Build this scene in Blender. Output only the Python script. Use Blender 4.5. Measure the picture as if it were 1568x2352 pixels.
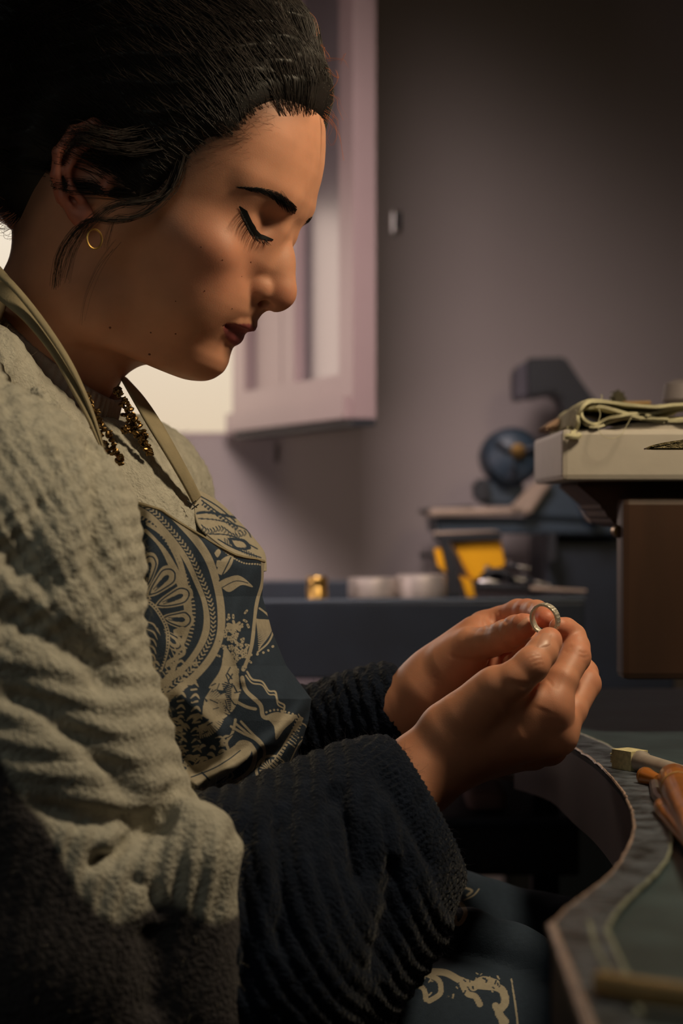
import bpy, math, random
import numpy as np
from mathutils import Vector, Matrix
from mathutils.bvhtree import BVHTree
random.seed(5); rng = np.random.default_rng(7)
for o in list(bpy.data.objects): bpy.data.objects.remove(o)
C = bpy.context.scene.collection
R = math.radians
ZC = 1.10; FPX = 4200.0
def at(px, py, d):                       # pixel + distance -> world point (camera looks along +Y, level)
    return np.array([(px-784)/FPX*d, d, ZC+(1176-py)/FPX*d])
def lin(r, g, b, s=1.0):
    f = lambda c: (c/255/12.92 if c <= 10 else ((c/255+.055)/1.055)**2.4)*s
    return (f(r), f(g), f(b), 1.0)

# ------------------------------------------------------------------ camera, world, lights, exposure
cd = bpy.data.cameras.new('camera'); cam = bpy.data.objects.new('camera', cd); C.objects.link(cam)
cam.location = (0, 0, ZC); cam.rotation_euler = (R(90), 0, 0)
cd.sensor_fit = 'VERTICAL'; cd.sensor_height = 36; cd.lens = FPX/2352*36; cd.clip_start = .05
cd.dof.use_dof = True; cd.dof.focus_distance = 1.11; cd.dof.aperture_fstop = 6.0
bpy.context.scene.camera = cam
sc = bpy.context.scene
sc.view_settings.view_transform = 'Standard'; sc.view_settings.look = 'None'
sc.view_settings.gamma = 1; sc.view_settings.use_curve_mapping = False
sc.view_settings.exposure = 0.0
wd = bpy.data.worlds.new('sky'); sc.world = wd; wd.use_nodes = True
wn = wd.node_tree.nodes; wl = wd.node_tree.links
bg = wn['Background']; bg.inputs['Strength'].default_value = 1.0
tc = wn.new('ShaderNodeTexCoord'); sp = wn.new('ShaderNodeSeparateXYZ'); mr = wn.new('ShaderNodeMapRange'); cr = wn.new('ShaderNodeValToRGB')
wl.new(tc.outputs['Generated'], sp.inputs[0]); wl.new(sp.outputs['Z'], mr.inputs['Value'])
mr.inputs['From Min'].default_value = -.05; mr.inputs['From Max'].default_value = .5
wl.new(mr.outputs[0], cr.inputs[0]); wl.new(cr.outputs[0], bg.inputs['Color'])
cr.color_ramp.elements[0].color = (.62, .44, .26, 1); cr.color_ramp.elements[1].color = (.95, .85, .70, 1); cr.color_ramp.elements[1].position = .45

def area(name, loc, target, size, power, col, sizey=None):
    l = bpy.data.lights.new(name, 'AREA'); l.energy = power; l.color = col; l.size = size
    if sizey: l.shape = 'RECTANGLE'; l.size_y = sizey
    o = bpy.data.objects.new(name, l); C.objects.link(o); o.location = loc
    o.rotation_euler = (Vector(target)-Vector(loc)).to_track_quat('-Z', 'Y').to_euler(); return o
area('bench_lamp_light', (.40, .99, ZC+.50), (.0, 1.12, ZC-.02), .12, 3.6, (1, .80, .52))
area('room_fill_light', (-.42, .25, ZC+.42), (-.12, 1.0, ZC-.05), .4, .38, (.93, 1, .86))
area('window_light', (-.56, 2.95, ZC+.26), (-.1, 1.1, ZC+.02), .7, 3.8, (1, .74, .62), .55)
rl = area('added_wall_light', (-.08, 1.45, ZC+.66), (-.12, 2.62, ZC-.18), .30, 2.3, (1, .84, .84)); rl.data.spread = R(74)  # unseen lamp added to brighten the back wall, spread narrowed for the falloff
area('added_bounce_light', (-.55, 1.75, ZC-.05), (.15, 2.7, ZC-.05), .35, 1.6, (1, .80, .80))  # unseen lamp added, stands in for window light bouncing round the room

# ------------------------------------------------------------------ generic helpers
def tag(o, label=None, cat=None, group=None, kind=None):
    if label: o['label'] = label
    if cat: o['category'] = cat
    if group: o['group'] = group
    if kind: o['kind'] = kind
    return o
def empty(name, loc, label, cat, group=None):
    o = bpy.data.objects.new(name, None); C.objects.link(o); o.location = Vector(loc); o.empty_display_size = .02
    return tag(o, label, cat, group)
def mesh_obj(name, V, F, mat=None, parent=None, smooth=True, col=None):
    me = bpy.data.meshes.new(name); V = np.asarray(V, dtype=np.float32)
    if isinstance(F, np.ndarray) and F.ndim == 2:
        k = F.shape[1]; me.vertices.add(len(V)); me.vertices.foreach_set('co', V.ravel())
        me.loops.add(F.size); me.loops.foreach_set('vertex_index', F.astype(np.int32).ravel())
        me.polygons.add(len(F)); me.polygons.foreach_set('loop_start', np.arange(0, F.size, k, dtype=np.int32))
        me.update(calc_edges=True); me.validate()
    else:
        me.from_pydata(V.tolist(), [], [list(map(int, f)) for f in F])
    if smooth: me.polygons.foreach_set('use_smooth', np.ones(len(me.polygons), dtype=bool))
    if col is not None:
        a = me.color_attributes.new('col', 'FLOAT_COLOR', 'POINT')
        c4 = np.ones((len(V), 4), np.float32); c4[:, :3] = col; a.data.foreach_set('color', c4.ravel())
    if mat: me.materials.append(mat)
    o = bpy.data.objects.new(name, me); C.objects.link(o)
    if parent:
        o.parent = parent; o.matrix_parent_inverse = Matrix.Translation(-Vector(root_loc(parent)))
    return o
def root_loc(p):
    return Vector(p.location) if p.type == 'EMPTY' else Vector((0, 0, 0))
class MB:                                 # small mesh collector
    def __init__(s): s.v = []; s.f = []
    def add(s, V, F):
        n = len(s.v); s.v += [tuple(map(float, p)) for p in V]; s.f += [tuple(int(i)+n for i in q) for q in F]; return s
    def box(s, lo, hi, bev=0.0, M=None):
        import bmesh
        bm = bmesh.new(); bmesh.ops.create_cube(bm, size=1)
        for v in bm.verts: v.co = Vector([(lo[i]+hi[i])/2+v.co[i]*(hi[i]-lo[i]) for i in range(3)])
        if bev: bmesh.ops.bevel(bm, geom=bm.edges[:], offset=bev, segments=2, affect='EDGES', profile=.6)
        if M: bmesh.ops.transform(bm, matrix=M, verts=bm.verts)
        bm.verts.index_update(); s.add([v.co for v in bm.verts], [[v.index for v in f.verts] for f in bm.faces]); bm.free(); return s
    def prism(s, pts, depth, ax, bev=0):  # pts: list of 3D points (planar), extruded by vector
        n = len(pts); P = [np.array(p, float) for p in pts]; e = np.array(ax, float)*depth
        V = P+[p+e for p in P]; F = [list(range(n))[::-1], list(range(n, 2*n))]+[[i, (i+1) % n, (i+1) % n+n, i+n] for i in range(n)]
        if bev:
            import bmesh
            bm = bmesh.new(); vs = [bm.verts.new(v) for v in V]
            for f in F: bm.faces.new([vs[i] for i in f])
            bmesh.ops.recalc_face_normals(bm, faces=bm.faces); bmesh.ops.bevel(bm, geom=bm.edges[:], offset=bev, segments=2, affect='EDGES')
            bm.verts.index_update(); s.add([v.co for v in bm.verts], [[v.index for v in f.verts] for f in bm.faces]); bm.free(); return s
        return s.add(V, F)
    def tube(s, pts, rad, n=8, cap=True):
        V, F = tube_arrays([np.array(p, float) for p in pts], rad, n, cap); return s.add(V, F)
    def lathe(s, prof, base, axis=(0, 0, 1), n=28):   # prof: (r, h) pairs along the axis from base
        a = Vector(axis).normalized(); q = a.to_track_quat('Z', 'Y'); V = []; F = []; m = len(prof)
        for r, h in prof:
            for k in range(n):
                t = 2*math.pi*k/n; V.append(Vector(base)+q @ Vector((r*math.cos(t), r*math.sin(t), h)))
        for i in range(m-1):
            for k in range(n): F.append((i*n+k, i*n+(k+1) % n, (i+1)*n+(k+1) % n, (i+1)*n+k))
        F.append(tuple(range(n))[::-1]); F.append(tuple((m-1)*n+k for k in range(n))); return s.add(V, F)
    def build(s, name, mat, parent=None, smooth=False):
        o = mesh_obj(name, s.v, s.f, mat, parent, smooth)
        if smooth:
            try: o.data.set_sharp_from_angle(angle=R(38))
            except Exception: pass
        return o
def tube_arrays(P, rad, n=8, cap=True):
    P = np.array(P); m = len(P); rad = np.broadcast_to(np.asarray(rad, float), (m,))
    T = np.gradient(P, axis=0); T /= np.linalg.norm(T, axis=1)[:, None]+1e-12
    u = np.cross(T[0], [0, 0, 1.]);
    if np.linalg.norm(u) < .1: u = np.cross(T[0], [0, 1., 0])
    V = []
    for i in range(m):
        u = u-T[i]*(u@T[i]); u /= np.linalg.norm(u)+1e-12; w = np.cross(T[i], u)
        for k in range(n):
            a = 2*math.pi*k/n; V.append(P[i]+rad[i]*(math.cos(a)*u+math.sin(a)*w))
    F = [(i*n+k, i*n+(k+1) % n, (i+1)*n+(k+1) % n, (i+1)*n+k) for i in range(m-1) for k in range(n)]
    if cap and n > 3: F += [tuple(range(n))[::-1], tuple((m-1)*n+k for k in range(n))]
    return V, F
def spline(P, n, closed=False):
    P = np.array(P, float); m = len(P); out = []
    t = np.linspace(0, m-1, n)
    for s in t:
        i = min(int(s), m-2); f = s-i; p0 = P[max(i-1, 0)]; p1 = P[i]; p2 = P[i+1]; p3 = P[min(i+2, m-1)]
        out.append(.5*((2*p1)+(-p0+p2)*f+(2*p0-5*p1+4*p2-p3)*f*f+(-p0+3*p1-3*p2+p3)*f**3))
    return np.array(out)

# ------------------------------------------------------------------ materials
MATS = {}
def mat(name, c, rough=.6, metal=0, var=.12, scale=30, bump=.0, bscale=200, spec=.5, attr=False, sss=0, sheen=0, coat=0, dist=.001, stretch=None, emit=None):
    m = bpy.data.materials.new(name); m.use_nodes = True; N = m.node_tree.nodes; L = m.node_tree.links; b = N['Principled BSDF']
    co = N.new('ShaderNodeTexCoord'); mp = N.new('ShaderNodeMapping'); L.new(co.outputs['Object'], mp.inputs[0])
    if stretch: mp.inputs['Scale'].default_value = stretch
    no = N.new('ShaderNodeTexNoise'); no.inputs['Scale'].default_value = scale; no.inputs['Detail'].default_value = 5
    L.new(mp.outputs[0], no.inputs['Vector'])
    mx = N.new('ShaderNodeMix'); mx.data_type = 'RGBA'; mx.blend_type = 'MULTIPLY'; mx.inputs['Factor'].default_value = 1
    rp = N.new('ShaderNodeMapRange'); rp.inputs['From Min'].default_value = .3; rp.inputs['From Max'].default_value = .7
    rp.inputs['To Min'].default_value = 1-var; rp.inputs['To Max'].default_value = 1+var
    L.new(no.outputs['Fac'], rp.inputs['Value']); L.new(rp.outputs[0], mx.inputs[7])
    if attr:
        at_ = N.new('ShaderNodeAttribute'); at_.attribute_name = 'col'; L.new(at_.outputs['Color'], mx.inputs[6])
    else: mx.inputs[6].default_value = c if len(c) == 4 else (*c, 1)
    L.new(mx.outputs[2], b.inputs['Base Color'])
    b.inputs['Roughness'].default_value = rough; b.inputs['Metallic'].default_value = metal; b.inputs['Specular IOR Level'].default_value = spec
    if sss:
        b.inputs['Subsurface Weight'].default_value = sss; b.inputs['Subsurface Radius'].default_value = (1, .35, .2); b.inputs['Subsurface Scale'].default_value = .006
    if sheen: b.inputs['Sheen Weight'].default_value = sheen; b.inputs['Sheen Roughness'].default_value = .4
    if coat: b.inputs['Coat Weight'].default_value = coat
    if bump:
        n2 = N.new('ShaderNodeTexNoise'); n2.inputs['Scale'].default_value = bscale; n2.inputs['Detail'].default_value = 3
        L.new(mp.outputs[0], n2.inputs['Vector']); bp = N.new('ShaderNodeBump'); bp.inputs['Strength'].default_value = bump; bp.inputs['Distance'].default_value = dist
        L.new(n2.outputs['Fac'], bp.inputs['Height']); L.new(bp.outputs[0], b.inputs['Normal'])
    if emit: b.inputs['Emission Color'].default_value = (*emit, 1); b.inputs['Emission Strength'].default_value = 1
    MATS[name] = m; return m
M_wall = mat('painted_plaster', lin(152, 141, 137), .9, var=.05, scale=3, bump=.15, bscale=60)
M_ceil = mat('ceiling_paint', lin(120, 115, 120), .9)
M_floor = mat('floor_concrete', lin(90, 82, 78), .8, var=.2, scale=6)
M_wframe = mat('window_paint', lin(138, 118, 116), .5, var=.05, scale=8)
M_dark = mat('black_rubber', lin(26, 28, 32), .6)
M_skin = mat('skin', lin(200, 150, 120), .52, attr=True, var=.07, scale=60, bump=.16, bscale=1400, sss=.25, spec=.45, dist=.0004)
M_nail = mat('nail', lin(196, 142, 118), .42, var=.03)
M_hair = mat('hair_shell', lin(25, 21, 20), .5, var=.5, scale=40, spec=.3)
M_strand = mat('hair_strand', lin(40, 32, 28), .5, var=.4, scale=80, spec=.3)
M_baby = mat('baby_hair', lin(70, 50, 38), .6, spec=.2)
M_fly = mat('backlit_fine_hair', lin(188, 112, 72), .4, var=.2)  # orange backlight glow put into the colour of her dark loose hairs
M_lash = mat('lash_black', lin(9, 9, 10), .6, var=.05, spec=.2)
M_sweater = mat('wool_knit', lin(200, 195, 170), .95, attr=True, var=.14, scale=120, bump=.9, bscale=420, spec=.1, sheen=.12, dist=.002)
M_fuzz = mat('wool_fuzz', lin(190, 182, 160), .9, var=.1)
M_nfuzz = mat('navy_fuzz', lin(48, 48, 62), .9, var=.1)
M_apron = mat('printed_cotton', (0, 0, 0, 1), .85, attr=True, var=.08, scale=300, bump=.5, bscale=1400, spec=.2, dist=.0004)
M_strap = mat('cotton_strap', lin(150, 138, 112), .85, var=.08, scale=90, bump=.5, bscale=900, spec=.2, dist=.0005)
M_bronze = mat('bronze', lin(112, 88, 54), .38, 1, var=.25, scale=200)
M_gold = mat('gold', lin(200, 160, 90), .34, 1)
M_silver = mat('silver', lin(235, 225, 208), .34, .7, var=.08, scale=500, bump=.6, bscale=700, dist=.0006)
M_bench = mat('worn_bench', lin(58, 74, 80), .38, var=.4, scale=22, bump=.3, bscale=70)
M_rim = mat('worn_leather_rim', lin(74, 80, 90), .34, var=.9, scale=80, bump=1, bscale=150, dist=.002)
M_rimside = mat('cutout_wood', lin(74, 56, 50), .45, var=.25, scale=14)
M_edge = mat('pink_edge_highlight', lin(165, 140, 128), .4, var=.5, scale=150, bump=.6, bscale=400)  # pinkish highlight of the bench edge, put into the colour
M_white = mat('white_board', lin(186, 178, 168), .55, var=.05, scale=40, bump=.1, bscale=300)
M_cloth = mat('linen_cloth', lin(196, 190, 158), .9, var=.1, scale=120, bump=.6, bscale=1000, dist=.0006)
M_wood = mat('brown_wood', lin(66, 42, 28), .5, var=.35, scale=18, stretch=(1, 1, .15), bump=.25, bscale=120)
M_dwood = mat('dark_wood', lin(64, 42, 32), .55, var=.3, scale=18)
M_navy = mat('navy_steel', lin(42, 56, 68), .45, var=.2, scale=20)
M_navy2 = mat('dark_navy_steel', lin(24, 32, 42), .5, var=.2, scale=20)
M_tan = mat('tan_casting', lin(160, 140, 122), .6, var=.15)
M_steel = mat('polished_steel', lin(170, 165, 160), .38, 1, var=.15, scale=120)
M_tin = mat('brushed_tin', lin(190, 178, 168), .5, .55, var=.1, scale=120)
M_yellow = mat('yellow_plastic', lin(235, 168, 20), .4, var=.06)
M_hwood = mat('varnished_handle', lin(178, 108, 46), .3, var=.3, scale=60, coat=.5, stretch=(1, 1, .3))
M_bristle = mat('bristle', lin(205, 195, 150), .8, var=.2, scale=400)
M_pale = mat('pale_stick_wood', lin(176, 142, 92), .6, var=.2, scale=60)
M_char = mat('charcoal_fabric', lin(44, 44, 50), .9, var=.2)

# ------------------------------------------------------------------ implicit surfaces
def smin(a, b, k):
    h = np.maximum(k-np.abs(a-b), 0)/k
    return np.minimum(a, b)-h*h*k*.25
def smax(a, b, k): return -smin(-a, -b, k)
class Grid:
    def __init__(s, lo, hi, h):
        s.lo = np.array(lo, float); s.h = h; s.n = np.ceil((np.array(hi)-s.lo)/h).astype(int)+1
        s.ax = [(s.lo[i]+h*np.arange(s.n[i])).astype(np.float32) for i in range(3)]
        s.F = np.full(s.n, 1.0, np.float32)
    def win(s, lo, hi):
        sl = []
        for i in range(3):
            a = int(max(0, math.floor((lo[i]-s.lo[i])/s.h))); b = int(min(s.n[i], math.ceil((hi[i]-s.lo[i])/s.h)+1))
            if b <= a: return None
            sl.append(slice(a, b))
        X = s.ax[0][sl[0]][:, None, None]; Y = s.ax[1][sl[1]][None, :, None]; Z = s.ax[2][sl[2]][None, None, :]
        return tuple(sl), X, Y, Z
    def cone(s, a, b, ra, rb, k=.006, F=None, sub=False, pad=None):
        F = s.F if F is None else F
        a = np.array(a, float); b = np.array(b, float); m = max(ra, rb)+(pad if pad else max(.012, 1.5*k))
        w = s.win(np.minimum(a, b)-m, np.maximum(a, b)+m)
        if w is None: return
        sl, X, Y, Z = w; d = b-a; L2 = float(d@d)+1e-12
        t = np.clip(((X-a[0])*d[0]+(Y-a[1])*d[1]+(Z-a[2])*d[2])/L2, 0, 1)
        D = np.sqrt((X-a[0]-t*d[0])**2+(Y-a[1]-t*d[1])**2+(Z-a[2]-t*d[2])**2)-(ra+(rb-ra)*t)
        F[sl] = smax(F[sl], -D, k) if sub else smin(F[sl], D, k)
    def ell(s, c, r, k=.006, sub=False, rot=None, F=None):
        F = s.F if F is None else F
        c = np.array(c, float); r = np.array(r, float); m = r.max()+max(.01, 1.5*k)
        w = s.win(c-m, c+m)
        if w is None: return
        sl, X, Y, Z = w; X = X-c[0]; Y = Y-c[1]; Z = Z-c[2]
        if rot is not None: X, Y, Z = (rot[i][0]*X+rot[i][1]*Y+rot[i][2]*Z for i in range(3))
        q = np.sqrt((X/r[0])**2+(Y/r[1])**2+(Z/r[2])**2); g = np.sqrt((X/r[0]**2)**2+(Y/r[1]**2)**2+(Z/r[2]**2)**2)+1e-9
        D = q*(q-1)/g
        F[sl] = smax(F[sl], -D, k) if sub else smin(F[sl], D, k)
    def chain(s, pts, rad, k=.004, F=None, sub=False):
        for i in range(len(pts)-1): s.cone(pts[i], pts[i+1], rad[i], rad[i+1], k, F, sub)
    def net(s, flip=False):
        F = s.F; S = F < 0
        n = F.shape; cs = np.zeros((n[0]-1, n[1]-1, n[2]-1), np.uint8)
        for i in (0, 1):
            for j in (0, 1):
                for k in (0, 1): cs += S[i:n[0]-1+i, j:n[1]-1+j, k:n[2]-1+k]
        act = (cs > 0) & (cs < 8); idx = np.argwhere(act); ids = np.full(act.shape, -1, np.int32); ids[act] = np.arange(len(idx))
        cor = [(i, j, k) for i in (0, 1) for j in (0, 1) for k in (0, 1)]
        val = np.stack([F[idx[:, 0]+c[0], idx[:, 1]+c[1], idx[:, 2]+c[2]] for c in cor], 1)
        acc = np.zeros((len(idx), 3)); cnt = np.zeros(len(idx))
        for a in range(8):
            for b in range(a+1, 8):
                if sum(abs(cor[a][i]-cor[b][i]) for i in range(3)) != 1: continue
                m = (val[:, a] < 0) != (val[:, b] < 0); t = val[m, a]/(val[m, a]-val[m, b])
                acc[m] += np.array(cor[a])+t[:, None]*(np.array(cor[b])-np.array(cor[a])); cnt[m] += 1
        V = s.lo+s.h*(idx+acc/cnt[:, None])
        Q = []
        for ax in range(3):
            o = [i for i in range(3) if i != ax]
            A = np.take(S, range(n[ax]-1), ax); B = np.take(S, range(1, n[ax]), ax); cr_ = np.argwhere(A != B)
            ok = np.all((cr_[:, o] > 0) & (cr_[:, o] < np.array([n[i]-1 for i in o])), axis=1); cr_ = cr_[ok]
            inside = S[cr_[:, 0], cr_[:, 1], cr_[:, 2]]
            e1 = np.zeros(3, int); e1[o[0]] = 1; e2 = np.zeros(3, int); e2[o[1]] = 1
            g = lambda p: ids[p[:, 0], p[:, 1], p[:, 2]]
            q = np.stack([g(cr_-e1-e2), g(cr_-e2), g(cr_), g(cr_-e1)], 1)
            fl = inside ^ (ax == 1); q[~fl] = q[~fl][:, ::-1]; Q.append(q)
        Q = np.concatenate(Q); Q = Q[(Q >= 0).all(1)]
        if flip: Q = Q[:, ::-1]
        return V, Q
def relax(V, Q, it=2, lam=.5):
    for _ in range(it):
        A = np.zeros_like(V); c = np.zeros(len(V))
        for i in range(4):
            for j in (1, 3):
                np.add.at(A, Q[:, i], V[Q[:, (i+j) % 4]]); np.add.at(c, Q[:, i], 1)
        V = V+lam*(A/np.maximum(c, 1)[:, None]-V)
    return V
def normals(V, Q):
    a = V[Q[:, 0]]; b = V[Q[:, 1]]; c = V[Q[:, 2]]; d = V[Q[:, 3]]; fn = np.cross(c-a, d-b); N = np.zeros_like(V)
    for i in range(4):
        for k in range(3): N[:, k] += np.bincount(Q[:, i], fn[:, k], len(V))
    return N/(np.linalg.norm(N, axis=1)[:, None]+1e-12)
def noise3(P, s, seed=0):                   # cheap smooth value noise from sines
    r = np.random.default_rng(seed); o = 0
    for _ in range(6):
        w = r.normal(size=3)*s; o = o+np.sin(P@w+r.uniform(0, 6.28))
    return o/6
def project(V):
    return 784+V[:, 0]/V[:, 1]*FPX, 1176-(V[:, 2]-ZC)/V[:, 1]*FPX
def sstep(a, b, x):
    t = np.clip((x-a)/(b-a), 0, 1); return t*t*(3-2*t)
SKIN = np.array(lin(202, 143, 114)[:3])
exec_parts = []
# ------------------------------------------------------------------ room shell
def struct(name, o): o.name = name; return tag(o, kind='structure')
YW = 2.62
def X_(px, d): return (px-784)/FPX*d
def Z_(py, d): return ZC+(1176-py)/FPX*d
wx0, wx1 = X_(-800, YW), X_(555, YW); wz0, wz1 = Z_(1002, YW), ZC+1.15
w = MB(); w.box((-2.4, YW, 0), (wx0, YW+.2, 2.7)); w.box((wx1, YW, 0), (1.9, YW+.2, 2.7)); w.box((wx0, YW, 0), (wx1, YW+.2, wz0)); w.box((wx0, YW, wz1), (wx1, YW+.2, 2.7))
struct('wall_back', w.build('wall_back', M_wall))
struct('wall_left', MB().box((-2.6, -1.6, 0), (-2.4, YW+.2, 2.7)).build('wall_left', M_wall))
struct('wall_right', MB().box((1.9, -1.6, 0), (2.1, YW+.2, 2.7)).build('wall_right', M_wall))
struct('wall_front', MB().box((-2.6, -1.8, 0), (2.1, -1.6, 2.7)).build('wall_front', M_wall))
struct('floor', MB().box((-2.6, -1.8, -.1), (2.1, YW+.2, 0)).build('floor', M_floor))
struct('ceiling', MB().box((-2.6, -1.8, 2.7), (2.1, YW+.2, 2.8)).build('ceiling', M_ceil))
# window frame in the opening, blind, opened casement leaf
wf = MB(); t_ = .035
wf.box((wx0, YW+.05, wz0), (wx0+t_, YW+.11, wz1), .004); wf.box((wx0, YW+.05, wz1-t_), (wx1, YW+.11, wz1), .004)
wf.box((wx1-.008, YW-.004, wz0), (wx1+.012, YW+.10, wz1), .003); wf.box((wx0, YW+.05, wz0-.01), (wx1, YW+.11, wz0+.008), .004)
wroot = struct('window_1', wf.build('window_1', M_wframe))
lp = lambda t, off, z: (wx1-.002+.186*t+off*.918, YW-.02-.43*t+off*-.397*1.0, z)
def leafbox(mb, t0, t1, z0, z1, o0, o1):     # o: offset along the leaf's normal facing the camera side
    n = np.array([.43, -.186, 0])/.4685*-1; n = np.array([-.43, -.186, 0])/.4685; n = -n*np.array([1, 1, 1]); d = np.array([.168, -.40, 0])
    b = np.array([wx1+.016, YW-.02, 0]); n = np.array([-.918, -.397, 0])
    V = [b+d*t+n*o+np.array([0, 0, z]) for z in (z0, z1) for t, o in ((t0, o0), (t1, o0), (t1, o1), (t0, o1))]
    return mb.add(V, [(0, 3, 2, 1), (4, 5, 6, 7), (0, 1, 5, 4), (1, 2, 6, 5), (2, 3, 7, 6), (3, 0, 4, 7)])
zt = wz1-.03; zb = wz0+.004
leaf = struct('window_2', leafbox(leafbox(leafbox(leafbox(MB(), 0, .115, zb, zt, 0, .03), .90, 1, zb, zt, 0, .03), .115, .9, zb, zb+.055, 0, .03), .115, .9, zt-.06, zt, 0, .03).build('window_2', M_wframe))
leafbox(MB(), .155, .9, zb+.05, zt-.05, .008, .012).build('pane', mat('frosted_pane', lin(104, 95, 96), .3, var=.03), leaf)
leafbox(leafbox(MB(), .16, .385, zb+.05, zt-.05, .012, .020), .43, .53, zb+.05, zt-.05, .012, .026).build('glazing_bar', M_wframe, leaf)
leafbox(MB(), .115, .155, zb+.05, zt-.05, .004, .010).build('gasket', M_dark, leaf)
leafbox(MB(), 0, .985, zb, zb+.026, .02, .040).build('drip_rail', M_wframe, leaf)
leafbox(MB(), .02, 1.0, zb-.009, zb-.001, 0, .03).build('seal', M_dark, leaf)
bl = MB(); bz = Z_(430, YW)
bl.box((wx0+.01, YW+.02, bz), (wx1-.01, YW+.024, wz1-.05)); bl.tube([(wx0+.01, YW+.022, bz), (wx1-.01, YW+.022, bz)], .009, 10)
tag(bl.build('roller_blind', mat('blind_cloth', lin(88, 80, 92), .9), None), 'plum grey roller blind drawn part way down the window behind her head', 'blind')
lt = empty('wall_latch', at(908, 512, YW-.004), 'small metal window latch screwed to the bare back wall', 'latch')
MB().box((X_(896, YW), YW-.008, Z_(538, YW)), (X_(908, YW), YW+.001, Z_(486, YW)), .002).build('plate', M_steel, lt)
MB().box((X_(906, YW), YW-.022, Z_(530, YW)), (X_(921, YW), YW+.001, Z_(490, YW)), .003).build('hook', M_dark, lt)
pp = MB().tube([(X_(628, YW), YW-.006, Z_(1020, YW)), (X_(626, YW), YW-.006, Z_(1062, YW))], .006, 8)
tag(pp.build('wall_stay', M_wall), 'short painted stay on the wall under the open window leaf', 'wall fitting')

# ------------------------------------------------------------------ background work table and tool box
def fb(mb, x0, x1, y0, y1, d0, d1, bev=.002):     # box whose front face spans these pixels at distance d0, back at d1
    return mb.box((X_(x0, d0), d0, Z_(y1, d0)), (X_(x1, d0), d1, Z_(y0, d0)), bev)
zt2 = Z_(1560, 1.90)
tb = empty('work_table', (0, 2.1, 0), 'grey topped work table against the back wall, under the tool box', 'table')
MB().box((-1.0, 1.70, zt2-.025), (.235, 2.24, zt2), .003).build('tabletop', mat('grey_laminate', lin(112, 100, 104), .6), tb)
MB().box((-.95, 1.73, zt2-.127), (X_(1335, 1.73), 2.2, zt2-.1172), .003).build('shelf', M_navy2, tb)
MB().box((-.95, 1.731, zt2-.171), (X_(1332, 1.73), 1.75, zt2-.116), .003).build('drawer_front', M_dark, tb)
for lx in (X_(1243, 1.74), X_(1275, 1.74)): MB().box((lx-.006, 1.76, 0), (lx+.006, 1.79, zt2-.025)).build('leg', M_dark, tb)
for lx in (-.93, .21): MB().box((lx-.015, 2.17, 0), (lx+.015, 2.2, zt2-.025)).build('leg', M_dark, tb)
tag(MB().box((X_(1075, 1.76), 1.775, zt2-.1168), (X_(1170, 1.76), 1.95, zt2-.098), .008).build('folded_rag', mat('pink_rag', lin(150, 120, 115), .9), None), 'pinkish folded rag on the dark table shelf seen below her hands', 'cloth')
bx_ = empty('tool_box', (X_(900, 2.0), 2.0, zt2), 'long open dark navy steel tool box on the work table', 'box')
x0b, x1b = X_(520, 1.9), X_(1342, 1.9); ztb = Z_(1383, 1.9)
MB().box((x0b, 1.9, zt2+.001), (x1b, 1.905, ztb), .002).build('front_panel', M_navy2, bx_)
MB().tube([(x0b, 1.902, ztb), (x1b, 1.902, ztb+.003)], .0028, 8).build('rolled_rim', M_navy, bx_)
MB().box((x0b, 2.2, zt2+.001), (X_(1050, 2.2), 2.206, Z_(1333, 2.2)), .002).build('back_panel', M_navy2, bx_)
MB().box((x1b-.005, 1.905, zt2+.001), (x1b, 2.2, ztb), .001).build('side_panel', M_navy2, bx_)
MB().box((x0b, 1.905, ztb-.035), (x1b, 2.2, ztb-.03)).build('tray_floor', M_navy2, bx_)
zfl = ztb-.0295
def lathe_thing(name, label, cat, m, px, d, top, r, prof, group=None):
    H = Z_(top, d)-zfl
    o = MB().lathe([(r*a, H*b) for a, b in prof], (X_(px, d), d, zfl)).build(name, m, None, True); return tag(o, label, cat, group)
o = empty('brass_cylinder', (X_(728, 1.98), 1.98, zfl), 'small brass cylinder standing alone in the tool box', 'cylinder')
H = Z_(1324, 1.98)-zfl; r_ = 24/FPX*1.98
MB().lathe([(r_*.94, 0), (r_, .002), (r_, H*.78), (r_*.93, H*.80), (r_*.93, H*.82), (r_, H*.84), (r_, H*.96), (r_*.9, H), (r_*.3, H)], (X_(728, 1.98), 1.98, zfl)).build('body', M_gold, o, True)
for px, tp, lab, rr in ((855, 1327, 'round silver tin with a flat lid, beside the brass cylinder', 56), (967, 1320, 'round silver tin with a flat lid, nearest the yellow rest', 59)):
    o = empty('round_tin', (X_(px, 2.02), 2.02, zfl), lab, 'tin', 'silver tins in the tool box'); H = Z_(tp, 2.02)-zfl; r_ = rr/FPX*2.02
    MB().lathe([(r_*.95, 0), (r_*.97, .002), (r_*.97, H*.62)], (X_(px, 2.02), 2.02, zfl), n=40).build('body', M_tin, o, True)
    MB().lathe([(r_, H*.60), (r_*1.01, H*.63), (r_, H*.9), (r_*.96, H), (r_*.85, H*.985), (r_*.2, H*.985)], (X_(px, 2.02), 2.02, zfl), n=40).build('lid', M_tin, o, True)
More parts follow.
